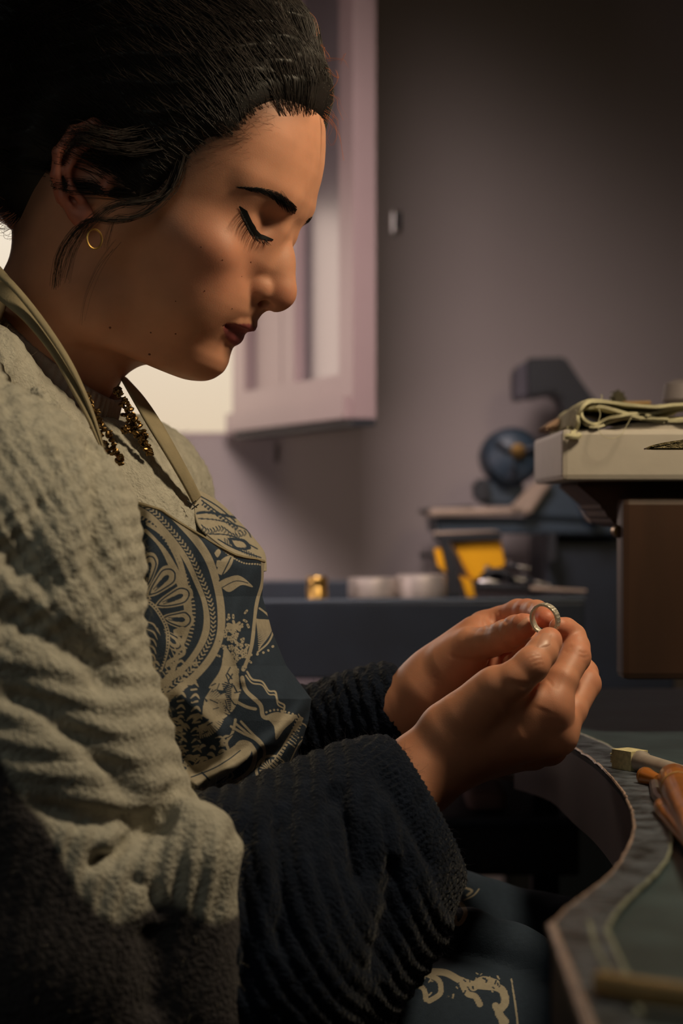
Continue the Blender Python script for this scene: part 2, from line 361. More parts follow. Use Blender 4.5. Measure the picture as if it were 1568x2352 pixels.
# yellow and black rest
D_ = 2.06
def q3(pts, d): return [at(x, y, d) for x, y in pts]
o = empty('tool_rest', at(1080, 1375, D_), 'yellow and black angular tool rest leaning in the tool box', 'tool rest')
MB().prism(q3([(1036, 1243), (1150, 1240), (1160, 1300), (1105, 1335), (1082, 1332)], D_), .05, (0, 1, 0), .002).build('yellow_panel', M_yellow, o)
MB().prism(q3([(1000, 1228), (1150, 1220), (1153, 1242), (1004, 1246)], D_-.01), .09, (0, 1, 0), .002).build('top_bar', M_dark, o)
MB().prism(q3([(1004, 1222), (1146, 1219), (1150, 1226), (1000, 1229)], D_-.008), .085, (0, 1, 0), .001).build('top_trim', M_tan, o)
MB().prism(q3([(1012, 1243), (1034, 1243), (1062, 1372), (1030, 1372), (1030, 1320)], D_-.012), .03, (0, 1, 0), .002).build('strut', M_dark, o)
MB().prism(q3([(998, 1262), (1013, 1258), (1026, 1318), (1006, 1300)], D_), .03, (0, 1, 0), .001).build('side_flap', M_yellow, o)
MB().prism(q3([(1056, 1322), (1082, 1332), (1092, 1372), (1074, 1374)], D_-.005), .03, (0, 1, 0), .001).build('foot', M_yellow, o)
# pliers and hand tools heaped in the box
tools = [((1095, 1345), (1345, 1358), 'black handled pliers lying on the tool box rim, pale tip to the right', 9),
         ((1110, 1318), (1205, 1334), 'steel nosed pliers behind the yellow rest foot', 11),
         ((1165, 1298), (1215, 1305), 'short steel punch topmost in the heap beside the yellow rest', 7),
         ((1195, 1330), (1262, 1345), 'black shafted tool with a bright steel ferrule, mid heap', 8)]
for i, (a, b, lab, r) in enumerate(tools):
    d = 2.0+.03*i; A = at(*a, d); B = at(*b, d); rr = r/FPX*d
    o = empty('hand_tool', (A+B)/2, lab, 'hand tool', 'tools heaped in the tool box'); P = lambda t: A+(B-A)*t
    MB().tube([P(0), P(.1), P(.45), P(.5)], [rr*.7, rr, rr*.9, rr*.5], 10).build('handle', M_dark, o, True)
    MB().tube([P(.48), P(.55), P(.78), P(1)], [rr*.6, rr*.7, rr*.55, rr*.5], 10).build('shank', M_steel if i else M_tan, o, True)
    MB().tube([P(.02)+np.array([0, 0, rr]), P(.10)+np.array([0, 0, rr*1.2]), P(.2)+np.array([0, 0, rr])], [rr*.5, rr*.9, rr*.4], 8).build('pivot', M_steel, o, True)
o = MB().tube(spline([at(1098, 1350, 2.03), at(1112, 1322, 2.02), at(1142, 1312, 2.02), at(1170, 1326, 2.02), at(1182, 1350, 2.03)], 20), .004, 8)
tag(o.build('plier_handle_loop', M_dark, None, True), 'curved black grip arching over the heaped tools', 'hand tool')
for px in (972, 994):
    o = MB().tube([at(px, 1283, 2.16), at(px, 1268, 2.16)], [.003, .006], 10).tube([at(px, 1345, 2.16), at(px, 1275, 2.16)], .0015, 6)
    tag(o.build('hook_pin', M_steel, None, True), 'round headed steel pin at the left of the yellow rest, '+('left one' if px < 980 else 'right one'), 'pin', 'round headed pins')
# ------------------------------------------------------------------ machine stand on the right
D_ = 2.3
o = empty('machine_stand', (X_(1240, D_), D_, 0), 'dark navy steel machine stand with tan angled castings at the back', 'machine stand')
MB().prism(q3([(1000, 1185), (1425, 1190), (1425, 1228), (1003, 1226)], D_), .25, (0, 1, 0), .003).build('beam', M_navy, o)
MB().prism(q3([(988, 1168), (1190, 1165), (1196, 1182), (984, 1186)], D_-.02), .25, (0, 1, 0), .003).build('bed_plate', M_tan, o)
MB().prism(q3([(975, 1170), (1090, 1160), (1090, 1169), (975, 1180)], D_+.02), .2, (0, 1, 0), .002).build('rail', M_dark, o)
MB().prism(q3([(1172, 1168), (1216, 1183), (1270, 1105), (1232, 1105)], D_-.03), .04, (0, 1, 0), .003).build('left_casting', M_tan, o)
MB().prism(q3([(1305, 1105), (1330, 1105), (1385, 1196), (1355, 1198)], D_-.03), .04, (0, 1, 0), .003).build('right_casting', M_tan, o)
MB().prism(q3([(1214, 1186), (1360, 1195), (1312, 1080), (1262, 1080)], D_-.01), .1, (0, 1, 0), .003).build('web', M_navy, o)
MB().box((X_(1262, D_), D_+.03, 0), (X_(1560, D_), D_+.25, Z_(1222, D_)), .004).build('cabinet', M_navy2, o)
MB().prism(q3([(1010, 1226), (1030, 1226), (1040, 1560), (1020, 1560)], D_+.05), .03, (0, 1, 0), .002).build('leg', M_navy2, o)
MB().box((X_(1255, D_), D_-.03, Z_(1290, D_)), (X_(1272, D_), D_+.02, Z_(1225, D_)), .002).build('bracket', M_dark, o)
D_ = 2.36
o = empty('polishing_motor', at(1178, 1160, D_), 'round dark blue motor with a small black box at its left foot', 'motor')
r_ = 66/FPX*D_
MB().lathe([(r_*.2, 0), (r_*.55, .002), (r_*.85, .01), (r_, .03), (r_, .10), (r_*.8, .12), (r_*.3, .125)], at(1180, 1046, D_-.06), (0, 1, 0), 40).build('housing', M_navy, o, True)
MB().lathe([(r_*.1, 0), (r_*.25, .001), (r_*.28, .012)], at(1190, 1036, D_-.07), (0, 1, 0), 24).build('hub', M_bronze, o, True)
for k in range(3):
    a = k*2.094+.4; c = at(1180, 1046, D_-.064); MB().tube([c+np.array([math.cos(a), 0, math.sin(a)])*r_*.28, c+np.array([math.cos(a), .06, math.sin(a)])*r_*.8], .004, 8).build('spoke', M_navy2, o, True)
MB().prism(q3([(1118, 1098), (1200, 1100), (1208, 1162), (1112, 1162)], D_-.02), .08, (0, 1, 0), .004).build('base', M_navy, o)
MB().prism(q3([(1088, 1102), (1124, 1098), (1124, 1158), (1092, 1153)], D_-.04), .05, (0, 1, 0), .005).build('switch_box', M_dark, o)
D_ = 2.42
o = empty('lamp_arm', at(1385, 1100, D_), 'black angled machine head rising above the motor', 'machine head')
MB().prism(q3([(1212, 822), (1298, 820), (1330, 868), (1372, 925), (1392, 1100), (1312, 1100), (1298, 960), (1290, 915), (1272, 902), (1248, 905), (1235, 912), (1214, 908)], D_), .09, (0, 1, 0), .003).build('arm', M_dark, o)
MB().prism(q3([(1182, 845), (1213, 826), (1214, 914), (1182, 918)], D_+.01), .06, (0, 1, 0), .003).build('end_plate', mat('grey_plate', lin(70, 64, 72), .6), o)
o = MB().tube(spline([at(492+18*math.sin(a)+a*12, 1180-22*math.cos(a*1.7), 2.22) for a in np.linspace(0, 6, 14)], 60), .0011, 6).tube([at(500, 1200, 2.22), (at(500, 1200, 2.22)[0], 2.22, zt2)], .0011, 6)
tag(o.build('wire_coil', M_steel, None, True), 'thin shiny wire loops on a wire stem behind the apron corner', 'wire')

# ------------------------------------------------------------------ white board on its wooden bracket, cloth, file
xl = X_(1290, 1.30); o = empty('white_board', (xl+.15, 1.36, Z_(1103, 1.3)), 'thick white board on a dark wooden bracket at the right edge', 'board')
o.name = 'support_board'
MB().box((xl, 1.30, Z_(1103, 1.30)), (xl+.40, 1.49, Z_(985, 1.30)), .004).build('slab', M_white, o)
c = MB(); zz = Z_(985, 1.30)
c.prism([(xl+.012, 1.303, zz-.004), (xl+.04, 1.303, zz+.002), (xl+.052, 1.303, zz+.0045), (xl+.39, 1.303, zz+.006), (xl+.39, 1.303, zz-.006)], .10, (0, 1, 0), .002).build('raised_lip', M_white, o)
o = empty('wooden_bracket', at(1480, 1300, 1.36), 'brown wooden block bracket hanging under the white board', 'bracket')
MB().prism(q3([(1318, 1107), (1620, 1104), (1620, 1215), (1425, 1212), (1400, 1195), (1385, 1165)], 1.34), .12, (0, 1, 0), .003).build('cleat', M_dwood, o)
MB().box((X_(1428, 1.31), 1.31, Z_(1562, 1.31)), (X_(1428, 1.31)+.22, 1.34, Z_(1143, 1.31)), .005).build('block', M_wood, o)
MB().lathe([(.003, 0), (.005, .002), (.004, .012)], at(1416, 1220, 1.33), (0, -1, 0), 12).build('screw', M_bronze, o, True)
def ribbon_xz(pts, d0, d1, th, n=40, wob=.002, seed=0):     # cloth layer: profile in the picture plane, swept in depth
    P = spline([at(x, y, 1.30) for x, y in pts], n); P[:, 1] = 0; m = 18; V = []; F = []
    T = np.gradient(P, axis=0); T /= np.linalg.norm(T, axis=1)[:, None]; Nn = np.stack([-T[:, 2], T[:, 1]*0, T[:, 0]], 1)
    for s in (0, 1):
        for j in range(m):
            y = d0+(d1-d0)*j/(m-1)
            q = P.copy(); q[:, 1] = y+.003*np.sin(np.arange(n)*.35+seed)*(1 if j == 0 else .4)
            q[:, 2] += wob*np.sin(y*90+np.arange(n)*.2+seed)*(j > 0)*.6; q[:, 0] += wob*np.sin(y*60+seed)
            if j: q[:, 2] = np.maximum(q[:, 2], Z_(985, 1.30)+np.where(q[:, 0] > xl+.034, .0068, .0012)+seed*.0003)
            V += list(q+(Nn*th*(.5 if s else -.5)))
    A = lambda s, j, i: s*m*n+j*n+i
    for j in range(m-1):
        for i in range(n-1):
            F.append((A(0, j, i), A(0, j, i+1), A(0, j+1, i+1), A(0, j+1, i))); F.append((A(1, j, i), A(1, j+1, i), A(1, j+1, i+1), A(1, j, i+1)))
    for i in range(n-1):
        for j in (0, m-1): F.append((A(0, j, i), A(1, j, i), A(1, j, i+1), A(0, j, i+1)))
    for j in range(m-1):
        for i in (0, n-1): F.append((A(0, j, i), A(0, j+1, i), A(1, j+1, i), A(1, j, i)))
    return V, F
cl = MB()
for k, (pts, th, dd) in enumerate([
    ([(1310, 1000), (1318, 985), (1322, 965), (1326, 945), (1338, 929), (1358, 922), (1400, 924), (1440, 930), (1500, 935), (1540, 930), (1600, 928)], .0022, 0),
    ([(1312, 1003), (1324, 992), (1330, 975), (1328, 955), (1336, 940), (1352, 932), (1385, 934), (1420, 944), (1460, 956), (1500, 966), (1530, 968)], .0022, .002),
    ([(1500, 949), (1460, 950), (1430, 956), (1400, 962), (1380, 972), (1362, 972), (1345, 962), (1341, 948), (1350, 938), (1370, 936)], .0018, .001),
    ([(1540, 962), (1480, 960), (1440, 961), (1410, 968), (1385, 978), (1360, 980), (1342, 970), (1334, 958), (1336, 944)], .0018, .004),
    ([(1620, 955), (1560, 966), (1500, 962), (1480, 955), (1520, 945), (1560, 935), (1600, 933)], .0022, .003)]):
    cl.add(*ribbon_xz(pts, 1.297+dd, 1.42, th, seed=k))
cl.tube(spline([at(1300, 1003, 1.297), at(1310, 1002, 1.295), at(1322, 1003, 1.296), at(1331, 999, 1.298)], 10), [.0022]*10, 8)
co_ = tag(cl.build('folded_cloth', M_cloth, None, True), 'cream linen cloth folded in a roll on top of the white board', 'cloth')
th_ = MB()
th_.tube(spline([at(1374, 938, 1.294), at(1378, 952, 1.292), at(1373, 975, 1.29), at(1378, 995, 1.288), at(1400, 1007, 1.288), at(1425, 1000, 1.288), at(1440, 975, 1.29), at(1450, 958, 1.292)], 40), .00022, 5)
MB().tube(spline([at(1378, 920, 1.32), at(1382, 912, 1.32), at(1380, 906, 1.32)], 8), .0003, 5).build('loose_thread', M_cloth, co_, True)
th_.build('loose_thread', M_cloth, co_, True)
o = MB().prism(q3([(1275, 965), (1284, 958), (1300, 955), (1303, 975), (1290, 985), (1262, 990), (1245, 985)], 1.40), .06, (0, 1, 0), .003)
tag(o.build('crumpled_rag', mat('pink_beige_rag', lin(170, 140, 120), .9), None), 'small crumpled pinkish rag behind the linen cloth on the board', 'cloth')
o = MB().prism(q3([(1402, 905), (1412, 893), (1430, 893), (1440, 905), (1438, 935), (1404, 935)], 1.455), .02, (0, 1, 0), .003)
tag(o.build('dark_knob', mat('olive_knob', lin(60, 55, 35), .5), None, True), 'small dark olive knob standing behind the linen cloth', 'knob')
o = MB().prism(q3([(1425, 922), (1500, 920), (1500, 932), (1425, 934)], 1.45), .03, (0, 1, 0), .002)
tag(o.build('wooden_slip', M_pale, None), 'narrow wooden slip lying behind the linen cloth', 'wood slip')
o = MB().lathe([(.012, 0), (.016, .004), (.014, .016), (.006, .02)], at(1566, 930, 1.44), (0, 0, 1), 20)
tag(o.build('grey_pot', mat('grey_plastic', lin(120, 112, 116), .6), None, True), 'little grey pot at the far right behind the cloth', 'pot')
fl_ = MB(); fp = [(1485, 1029), (1500, 1022), (1520, 1017), (1545, 1013), (1620, 1002)]; fq = [(1485, 1031), (1510, 1032), (1560, 1032), (1620, 1032)]
fl_.prism([at(x, y, 1.12) for x, y in fp+fq[::-1]], .012, (0, 1, 0), .0008)
tag(fl_.build('file_tip', mat('crusty_file', lin(120, 108, 76), .7, .3, var=.6, scale=260, bump=1, bscale=300, dist=.002), None), 'pointed crusted file tip coming in from the right, before the white board', 'file')

# ------------------------------------------------------------------ jeweller's bench
HB = .16; ZB = ZC-HB
def onp(px, py, h=HB): d = h*FPX/(py-1176); return np.array([(px-784)/FPX*d, d, ZC-h])
inner = [(1180, 1660), (1262, 1682), (1318, 1722), (1362, 1752), (1402, 1790), (1436, 1835), (1452, 1875), (1455, 1915), (1440, 1962), (1405, 2015), (1350, 2062), (1300, 2100), (1266, 2140)]
outer = [(1190, 1640), (1262, 1660), (1328, 1690), (1400, 1722), (1455, 1760), (1500, 1815), (1530, 1870), (1541, 1925), (1534, 1975), (1505, 2020), (1460, 2060), (1415, 2110), (1392, 2150)]
I3 = spline([onp(*p) for p in inner], 60); O3 = spline([onp(*p) for p in outer], 60)
bench = empty('jeweller_bench', (.4, 1.0, 0), "jeweller's bench with a curved cut-out and worn dark top in the foreground", 'bench')
xf = onp(1345, 2352)[0]; poly = [tuple(I3[-1])]+[(xf, .571, ZB), (xf-.002, .45, ZB), (1.0, .45, ZB), (1.0, 1.66, ZB), (I3[0][0]-.05, 1.66, ZB), (I3[0][0]-.05, I3[0][1]+.03, ZB)]
top = [tuple(p) for p in I3]+poly[1:]
tb_ = MB().prism([(p[0], p[1], ZB) for p in top][::-1], .003, (0, 0, -1)); tb_.build('benchtop', M_bench, bench)
sd = MB(); n = len(I3); wallp = list(I3)+[np.array([xf, .571, ZB]), np.array([xf-.002, .45, ZB])]
V = [p for p in wallp]+[p-np.array([0, 0, .05]) for p in wallp]; m_ = len(wallp)
V += [p+np.array([.008, 0, 0]) for p in wallp]+[p-np.array([-.008, 0, .05]) for p in wallp]
F = []
for i in range(m_-1): F += [(i, i+1, i+1+m_, i+m_), (i+m_, i+1+m_, i+1+3*m_, i+3*m_)]
sd.add(V, F); sd.build('cutout_edge', M_rimside, bench, True)
MB().prism([(p[0]+.008, p[1], ZB-.045) for p in top], .004, (0, 0, 1)).build('underside', M_dwood, bench)
rb = MB(); hN = .0022; k_ = n; V = []
for p in I3: V.append(p+np.array([0, 0, hN]))
for p in O3: V.append(p+np.array([0, 0, hN]))
for p in O3: V.append(p+np.array([0, 0, -.0005]))
rb.add(V, [(i, i+1, n+i+1, n+i) for i in range(n-1)]+[(n+i, n+i+1, 2*n+i+1, 2*n+i) for i in range(n-1)])
C0 = I3[-1]+[0, 0, hN]; C1 = O3[-1]+[0, 0, hN]; fr = [(xf, .571), (xf-.002, .45)]; bk = [onp(1440, 2260)[:2], onp(1470, 2352)[:2], (onp(1470, 2352)[0], .45)]
rb.add([C0, (xf, .571, ZB+hN), (xf-.002, .45, ZB+hN), (bk[2][0], .45, ZB+hN), (*bk[1], ZB+hN), (*bk[0], ZB+hN), C1], [(0, 1, 2, 3, 4, 5, 6)])
rb.build('worn_rim', M_rim, bench)
ed = MB(); jit = lambda P, a: P+rng.normal(size=P.shape)*a
ed.tube(jit(spline(list(I3[:]+[0, 0, hN-.0006]), 160), .00022), .0009, 6); ed.tube([C0-[0, 0, .0006], np.array([xf, .571, ZB+hN-.0006]), np.array([xf-.002, .45, ZB+hN-.0006])], .0022, 8)
ed.build('inner_edge_highlight', M_edge, bench, True)  # thin bead carrying the painted highlight along the inner edge
e2 = MB(); e2.tube(jit(spline(list(O3+[0, 0, hN]), 120), .0002), .0009, 6); e2.tube([C1, np.array([*bk[0], ZB+hN]), np.array([*bk[1], ZB+hN])], .0013, 6)
e2.tube(spline([onp(1352, 2130), onp(1368, 2190), onp(1400, 2250)], 10)+[0, 0, hN], .0010, 6)
e2.build('outer_edge_highlight', mat('green_edge_highlight', lin(136, 140, 124), .5, var=.4, scale=120), bench, True)  # pale bead, rim highlight put into its colour
for lx, ly in ((.95, .5), (.95, 1.6), (.35, 1.6), (.42, .5)): MB().box((lx-.03, ly-.03, 0), (lx+.03, ly+.03, ZB-.045), .003).build('leg', M_dwood, bench)
# things on the bench
def bp(px, py, h=0): p = onp(px, py, HB-h); return p
o = empty('bristle_brush', bp(1440, 1750), 'brush with pale square bristle head and long steel shaft on the bench', 'brush')
A = bp(1422, 1740, .008); B = bp(1468, 1748, .008); E_ = bp(1640, 1798, .007); dr = (E_-B)/np.linalg.norm(E_-B); sdv = np.cross(dr, [0, 0, 1])
def obox(mb, a, b, w, h): 
    d = (b-a)/np.linalg.norm(b-a); s = np.cross(d, [0, 0, 1.]); s /= np.linalg.norm(s); u = np.cross(s, d)
    V = [p+s*w*i+u*h*j for p in (a, b) for i, j in ((-1, -1), (1, -1), (1, 1), (-1, 1))]
    return mb.add(V, [(0, 1, 2, 3), (7, 6, 5, 4), (0, 4, 5, 1), (1, 5, 6, 2), (2, 6, 7, 3), (3, 7, 4, 0)])
hb = MB()
for i in range(9):
    for j in range(4):
        off = sdv*(i-4)*.0014+np.array([0, 0, (j-1.5)*.0017]); hb.tube([A+off+rng.normal(size=3)*.0004, (A+B)/2+off, B+off*.85], [.0007, .0009, .0009], 5)
obox(hb, A+dr*.001, B, .0068, .0060); hb.build('bristles', M_bristle, o)
MB().tube([B, B+dr*.004, B+dr*.006, E_], [.0066, .0066, .0054, .0044], 16).build('shaft', M_tin, o, True)
def handle(name, a, b, r, lab, fer=True, g='wooden handled tools on the bench'):
    a = np.array(a); b = np.array(b); P = lambda t: a+(b-a)*t
    o = empty(name, (a+b)/2, lab, 'tool', g)
    MB().tube([P(0), P(.01), P(.04), P(.12), P(.3), P(.6), P(1)], [r*.35, r*.75, r*.97, r, r*.9, r*.75, r*.6], 20).build('handle', M_hwood, o, True)
    u = (b-a)/np.linalg.norm(b-a)
    MB().tube([P(.16), P(.17)], r*1.01, 20).build('ring_mark', M_pale, o, True)
    return o
handle('wooden_tool', bp(1545, 1785, .012), bp(1640, 2010, .012), .0095, 'stout varnished orange handle, largest and foremost beside the brush')
handle('wooden_tool', bp(1478, 1782, .006), bp(1512, 1792, .006), .0055, 'small orange handle end tucked just under the brush shaft')
handle('wooden_tool', bp(1518, 1850, .005), bp(1600, 1960, .005), .005, 'thin orange handle partly under the stout one, near the rim')
o = MB().tube([bp(1500, 1788, .004), bp(1508, 1830, .004), bp(1560, 1880, .004)], .003, 8)
tag(o.build('steel_rod', M_steel, None, True), 'thin dark steel rod between the orange handles', 'rod')
o = MB().tube([bp(1362, 2258, .006), bp(1374, 2258, .006), bp(1480, 2278, .006), bp(1640, 2300, .006)], [.0025, .0042, .0045, .0045], 12)
tag(o.build('wooden_stick', M_pale, None, True), 'pale wooden stick lying across the near right corner of the bench', 'stick')
# ==================================================================== the woman
person = empty('person', at(250, 1700, 1.15), 'woman in a chunky sweater and printed apron, head bowed over the ring', 'person')
mm = .001
psi, th = R(12), R(25)
Fh = np.array([math.cos(psi), -math.sin(psi), 0]); Z3 = np.array([0, 0, 1.]); Lh = np.array([-math.sin(psi), -math.cos(psi), 0])
F2 = math.cos(th)*Fh-math.sin(th)*Z3; U2 = math.sin(th)*Fh+math.cos(th)*Z3
OH = at(245, 410, 1.08)-Lh*.07
def h2w(V): V = np.asarray(V, float); return OH+V[..., 0:1]*F2+V[..., 1:2]*Lh+V[..., 2:3]*U2
def w2h(P): d = np.asarray(P, float)-OH; return np.stack([d@F2, d@Lh, d@U2], -1)
# midline profile without nose, half width, exponent, back reach, by height (mm)
TZ = [-100, -92, -88, -84, -78, -72, -67, -62, -56, -50, -44, -38, -30, -20, -10, 0, 10, 20, 30, 38, 46, 56, 66, 76, 86, 96, 106, 116, 124, 130]
TP = [ 60, 76, 84.5, 89, 92.6, 93, 91.6, 91, 92, 93.5, 96.5, 98.5, 97.5, 94, 92.5, 92, 93, 95.5, 98, 99.3, 98.3, 96.8, 94.3, 90.5, 86, 79, 69, 55, 37, 12]
TW = [ 41, 45, 47, 49, 51, 53, 54.5, 56, 57.5, 59, 60.5, 62, 64, 66.5, 68.5, 70, 71, 71.5, 72, 72.5, 73, 73.5, 73.5, 73, 71.5, 68, 62, 52, 38, 12]
TN = [ 1.8, 1.8, 1.82, 1.85, 1.9, 1.95, 1.97, 2, 2.02, 2.04, 2.06, 2.08, 2.12, 2.17, 2.22, 2.26, 2.3, 2.33, 2.35, 2.36, 2.36, 2.36, 2.34, 2.3, 2.25, 2.2, 2.1, 2, 2, 2]
TB = [ 20, 22, 24, 28, 36, 44, 52, 58, 66, 74, 80, 86, 92, 97, 100, 103, 105, 107, 108, 108, 107, 105, 102, 98, 92, 84, 73, 58, 40, 12]
_zf = np.linspace(-110, 140, 1001); _g = lambda T, sg: np.convolve(np.pad(np.interp(_zf, TZ, T), 120, 'edge'), (lambda w: w/w.sum())(np.exp(-.5*(np.arange(-120, 121)*.25/sg)**2)), 'valid')
FT = [_g(TP, 1.3), _g(TW, 5), _g(TN, 6), _g(TB, 6)]
def skull(X, Y, Z, off=0):
    z = Z*1000; f = lambda T: np.interp(z, _zf, T).astype(np.float32)
    P, W, N, B = (f(T) for T in FT); xc = 10.
    dx = X*1000-xc; a = np.where(dx > 0, P-xc, B)+off; ay = np.abs(Y*1000)
    Nn = np.where(dx > 0, N, 2.05)
    G = ((np.abs(dx)/a)**Nn+(ay/(W+off))**Nn)**(1/Nn)+1e-4
    rho = np.sqrt(dx*dx+ay*ay); return (rho*(1-1/G))*.001*.9
HLP = np.array([(120, 97), (90, 93), (82, 90), (70, 85), (62, 72), (57, 54), (46, 45), (38, 26), (32, 8), (25, -5), (14, 4), (6, 15), (-2, 27), (-14, 33), (-28, 28), (-37, 12), (-41, -20), (-48, -45), (-60, -60), (-150, -66), (-150, 220), (120, 220)], float)
def polysd(x, z, P):                      # + inside
    d = np.full(np.broadcast(x, z).shape, 1e9); ins = np.zeros(d.shape, bool); n = len(P)
    for i in range(n):
        a = P[i]; b = P[(i+1) % n]; e = b-a; t = np.clip(((x-a[0])*e[0]+(z-a[1])*e[1])/(e@e), 0, 1)
        d = np.minimum(d, (x-a[0]-t*e[0])**2+(z-a[1]-t*e[1])**2)
        c = ((a[1] <= z) & (b[1] > z)) | ((b[1] <= z) & (a[1] > z)); xx = a[0]+(z-a[1])/(e[1] if e[1] else 1e-9)*e[0]; ins ^= c & (x < xx)
    return np.where(ins, 1, -1)*np.sqrt(d)
def build_head():
    g = Grid((-.108, -.094, -.135), (.124, .094, .132), .0011)
    sl, X, Y, Z = g.win((-1, -1, -1), (1, 1, 1))
    B = skull(X, Y, Z)
    B = smax(B, -.0925-Z+0*X+0*Y, .006); B = smax(B, Z-.127, .02)
    g.F[:] = B; e = lambda c, r, k=.006, sub=False, rot=None: g.ell(np.array(c)*mm, np.array(r)*mm, k, sub, rot)
    k_ = lambda a, b, ra, rb_, k=.006, sub=False: g.cone(np.array(a)*mm, np.array(b)*mm, ra*mm, rb_*mm, k, sub=sub)
    k_((-17, 0, -30), (-24, 0, -190), 43, 47, .026)                   # neck
    k_((16, 0, -96), (6, 0, -150), 13, 13, .025)
    for s in (1, -1):
        k_((-30, s*42, -20), (14, s*18, -180), 12, 12, .02)
        e((60, s*47, -13), (23, 14, 14), .018)                        # cheekbone
        e((60, s*34, -42), (24, 19, 24), .02)                         # cheek
        e((14, s*48, -70), (16, 7, 14), .018)                         # jaw angle
        e((92.8, s*33, 17.5), (7.4, 13.5, 8), .010, True)                   # socket
        k_((88.5, s*6, 31), (85.5, s*22, 34), 6.4, 6.2, .010); k_((85.5, s*22, 34), (70, s*46, 34), 7, 6, .012)   # brow ridge
        k_((91, s*12, 14), (89, s*13.5, -6), 5, 7, .012)              # nose root side
    # nose
    k_((87.8, 0, 19), (96.3, 0, 2), 6.4, 6.6, .007); k_((96.3, 0, 2), (103.6, 0, -15), 6.6, 8.2, .006)
    e((106, 0, -18.6), (10.1, 9.6, 10.6), .004)
    k_((94, 0, -8), (95, 0, -22), 13, 11, .010)
    k_((98, 0, -25), (106, 0, -24), 4.4, 5, .004)
    for s in (1, -1):
        e((94.0, s*12.6, -21.2), (9.2, 5.6, 7.8), .0035)
        e((91.5, s*15.0, -21), (6.4, 3.6, 6), .003)
        k_((83.5, s*21, -16), (84, s*19.5, -29), 1.3, .9, .005, True)   # crease behind the ala
    for s in (1, -1):
        g.ell(np.array((101.2, s*7.4, -28.6))*mm, np.array((7.6, 2.6, 3.2))*mm, .002, True, np.array(Matrix.Rotation(R(-14), 3, 'Y')))
    # eyes : closed lids looking down
    for s in (1, -1):
        w = g.win(np.array((50, s*30-22, -12))*mm, np.array((100, s*30+22, 34))*mm); sl, X, Y, Z = w
        cx, cy, cz = 71.0*mm, s*31*mm, 10.5*mm
        d = np.sqrt((X-cx)**2+((Y-cy)*.92)**2+(Z-cz)**2); ya = np.abs(Y)*1000
        zl = np.interp(ya, [14, 20, 27, 34, 40, 46], [11.5, 8.8, 6.5, 6.5, 8.9, 13.5]).astype(np.float32)
        rr = (12.6+1.5*sstep(-.5, .7, Z*1000-zl)).astype(np.float32)*mm
        g.F[sl] = smin(g.F[sl], d-rr, .0035)
    # mouth
    arcU = [(95.4, 0, -45.2), (94.4, 7, -44.8), (91.0, 15, -46.4), (84.6, 25.0, -49.0)]; arcL = [(89.6, 0, -54.8), (88.8, 7, -54.6), (86.2, 15, -53.4), (81.5, 24, -50.8)]
    for s in (1, -1):
        m_ = lambda A: [np.array((a, s*b, c))*mm for a, b, c in A]
        g.chain(m_(arcU), np.array([3.9, 3.9, 3.0, 1.4])*mm, .0035); g.chain(m_(arcL), np.array([4.5, 4.4, 3.4, 1.4])*mm, .0035)
        g.chain(m_([(99.0, 0, -50.4), (97.6, 7, -50.0), (93.6, 15, -49.4), (85.4, 26, -49.8)]), np.array([2.1, 2.0, 1.6, 1.4])*mm, .0016, sub=True)
        k_((103, 0, -33), (103, 0, -41), 1.6, 1.8, .003, True)        # philtrum
    # ears
    for s in (1, -1):
        rot = np.array(Matrix.Rotation(R(-10), 3, 'Y') @ Matrix.Rotation(R(s*16), 3, 'Z'))
        e((-13, s*72, -1), (16, 3.2, 26), .006, rot=rot)
        rim = [(0, 72, 17), (-6, 76, 25), (-17, 80, 26), (-26, 82.5, 17), (-29, 83.5, 2), (-25, 82.5, -11), (-17, 79, -21), (-9, 75, -27)]
        g.chain([np.array((a, s*b, c))*mm for a, b, c in rim], np.array([2.6, 2.8, 3, 3, 3, 2.8, 2.8, 3.2])*mm, .0025)
        e((-3, s*74, -26), (7, 3.6, 7.5), .004)
        g.chain([np.array((a, s*b, c))*mm for a, b, c in [(-14, 77, 16), (-20, 79.5, 6), (-20, 79.5, -5), (-14, 78, -14), (-6, 76, -18)]], np.array([2.4, 2.8, 2.8, 2.6, 2.2])*mm, .003)
        e((-8, s*79, -3), (9, 6, 9.5), .003, True); e((3, s*73, -4), (4.2, 4, 6), .005)
    V, Q = g.net()
    return V, Q, g
Vh, Qh, gh = build_head()
# colour the skin by region (lips, cheeks, lids)
def skin_cols(V):
    c = np.tile(SKIN, (len(V), 1)); x, y, z = V[:, 0]*1000, np.abs(V[:, 1])*1000, V[:, 2]*1000
    zt = np.interp(y, [0, 4, 10, 18, 27], [-43.6, -42.6, -43.6, -46.4, -49.4]); zb = np.interp(y, [0, 8, 16, 22, 27], [-60.3, -60, -57.5, -54, -50.0])
    lip = sstep(0, .8, zt-z)*sstep(0, 1.2, z-zb)*(x > 78)*(y < 27); lip = lip[:, None]
    c = c*(1-lip)+np.array(lin(158, 84, 84)[:3])*lip
    bl = np.exp(-(((x-72)/22)**2+((z+18)/24)**2))[:, None]*.32*(y > 18)[:, None]; c = c*(1-bl)+np.array(lin(190, 105, 85)[:3])*bl
    er = (sstep(70, 76, y)*.6*sstep(12, 4, x))[:, None]; c = c*(1-er)+np.array(lin(190, 92, 78)[:3])*er
    Hh = polysd(V[:, 0]*1000, V[:, 2]*1000, HLP); hb_ = (sstep(-16, 1, Hh)*.62*sstep(15, 32, y))[:, None]; c = c*(1-hb_)+np.array(lin(84, 56, 42)[:3])*hb_
    ns = np.exp(-(((x-112)/9)**2+((z+20)/9)**2))[:, None]*.25; c = c*(1-ns)+np.array(lin(205, 112, 90)[:3])*ns
    return c
Ch = skin_cols(Vh); Wh = h2w(Vh); Qw = Qh[:, ::-1].copy()
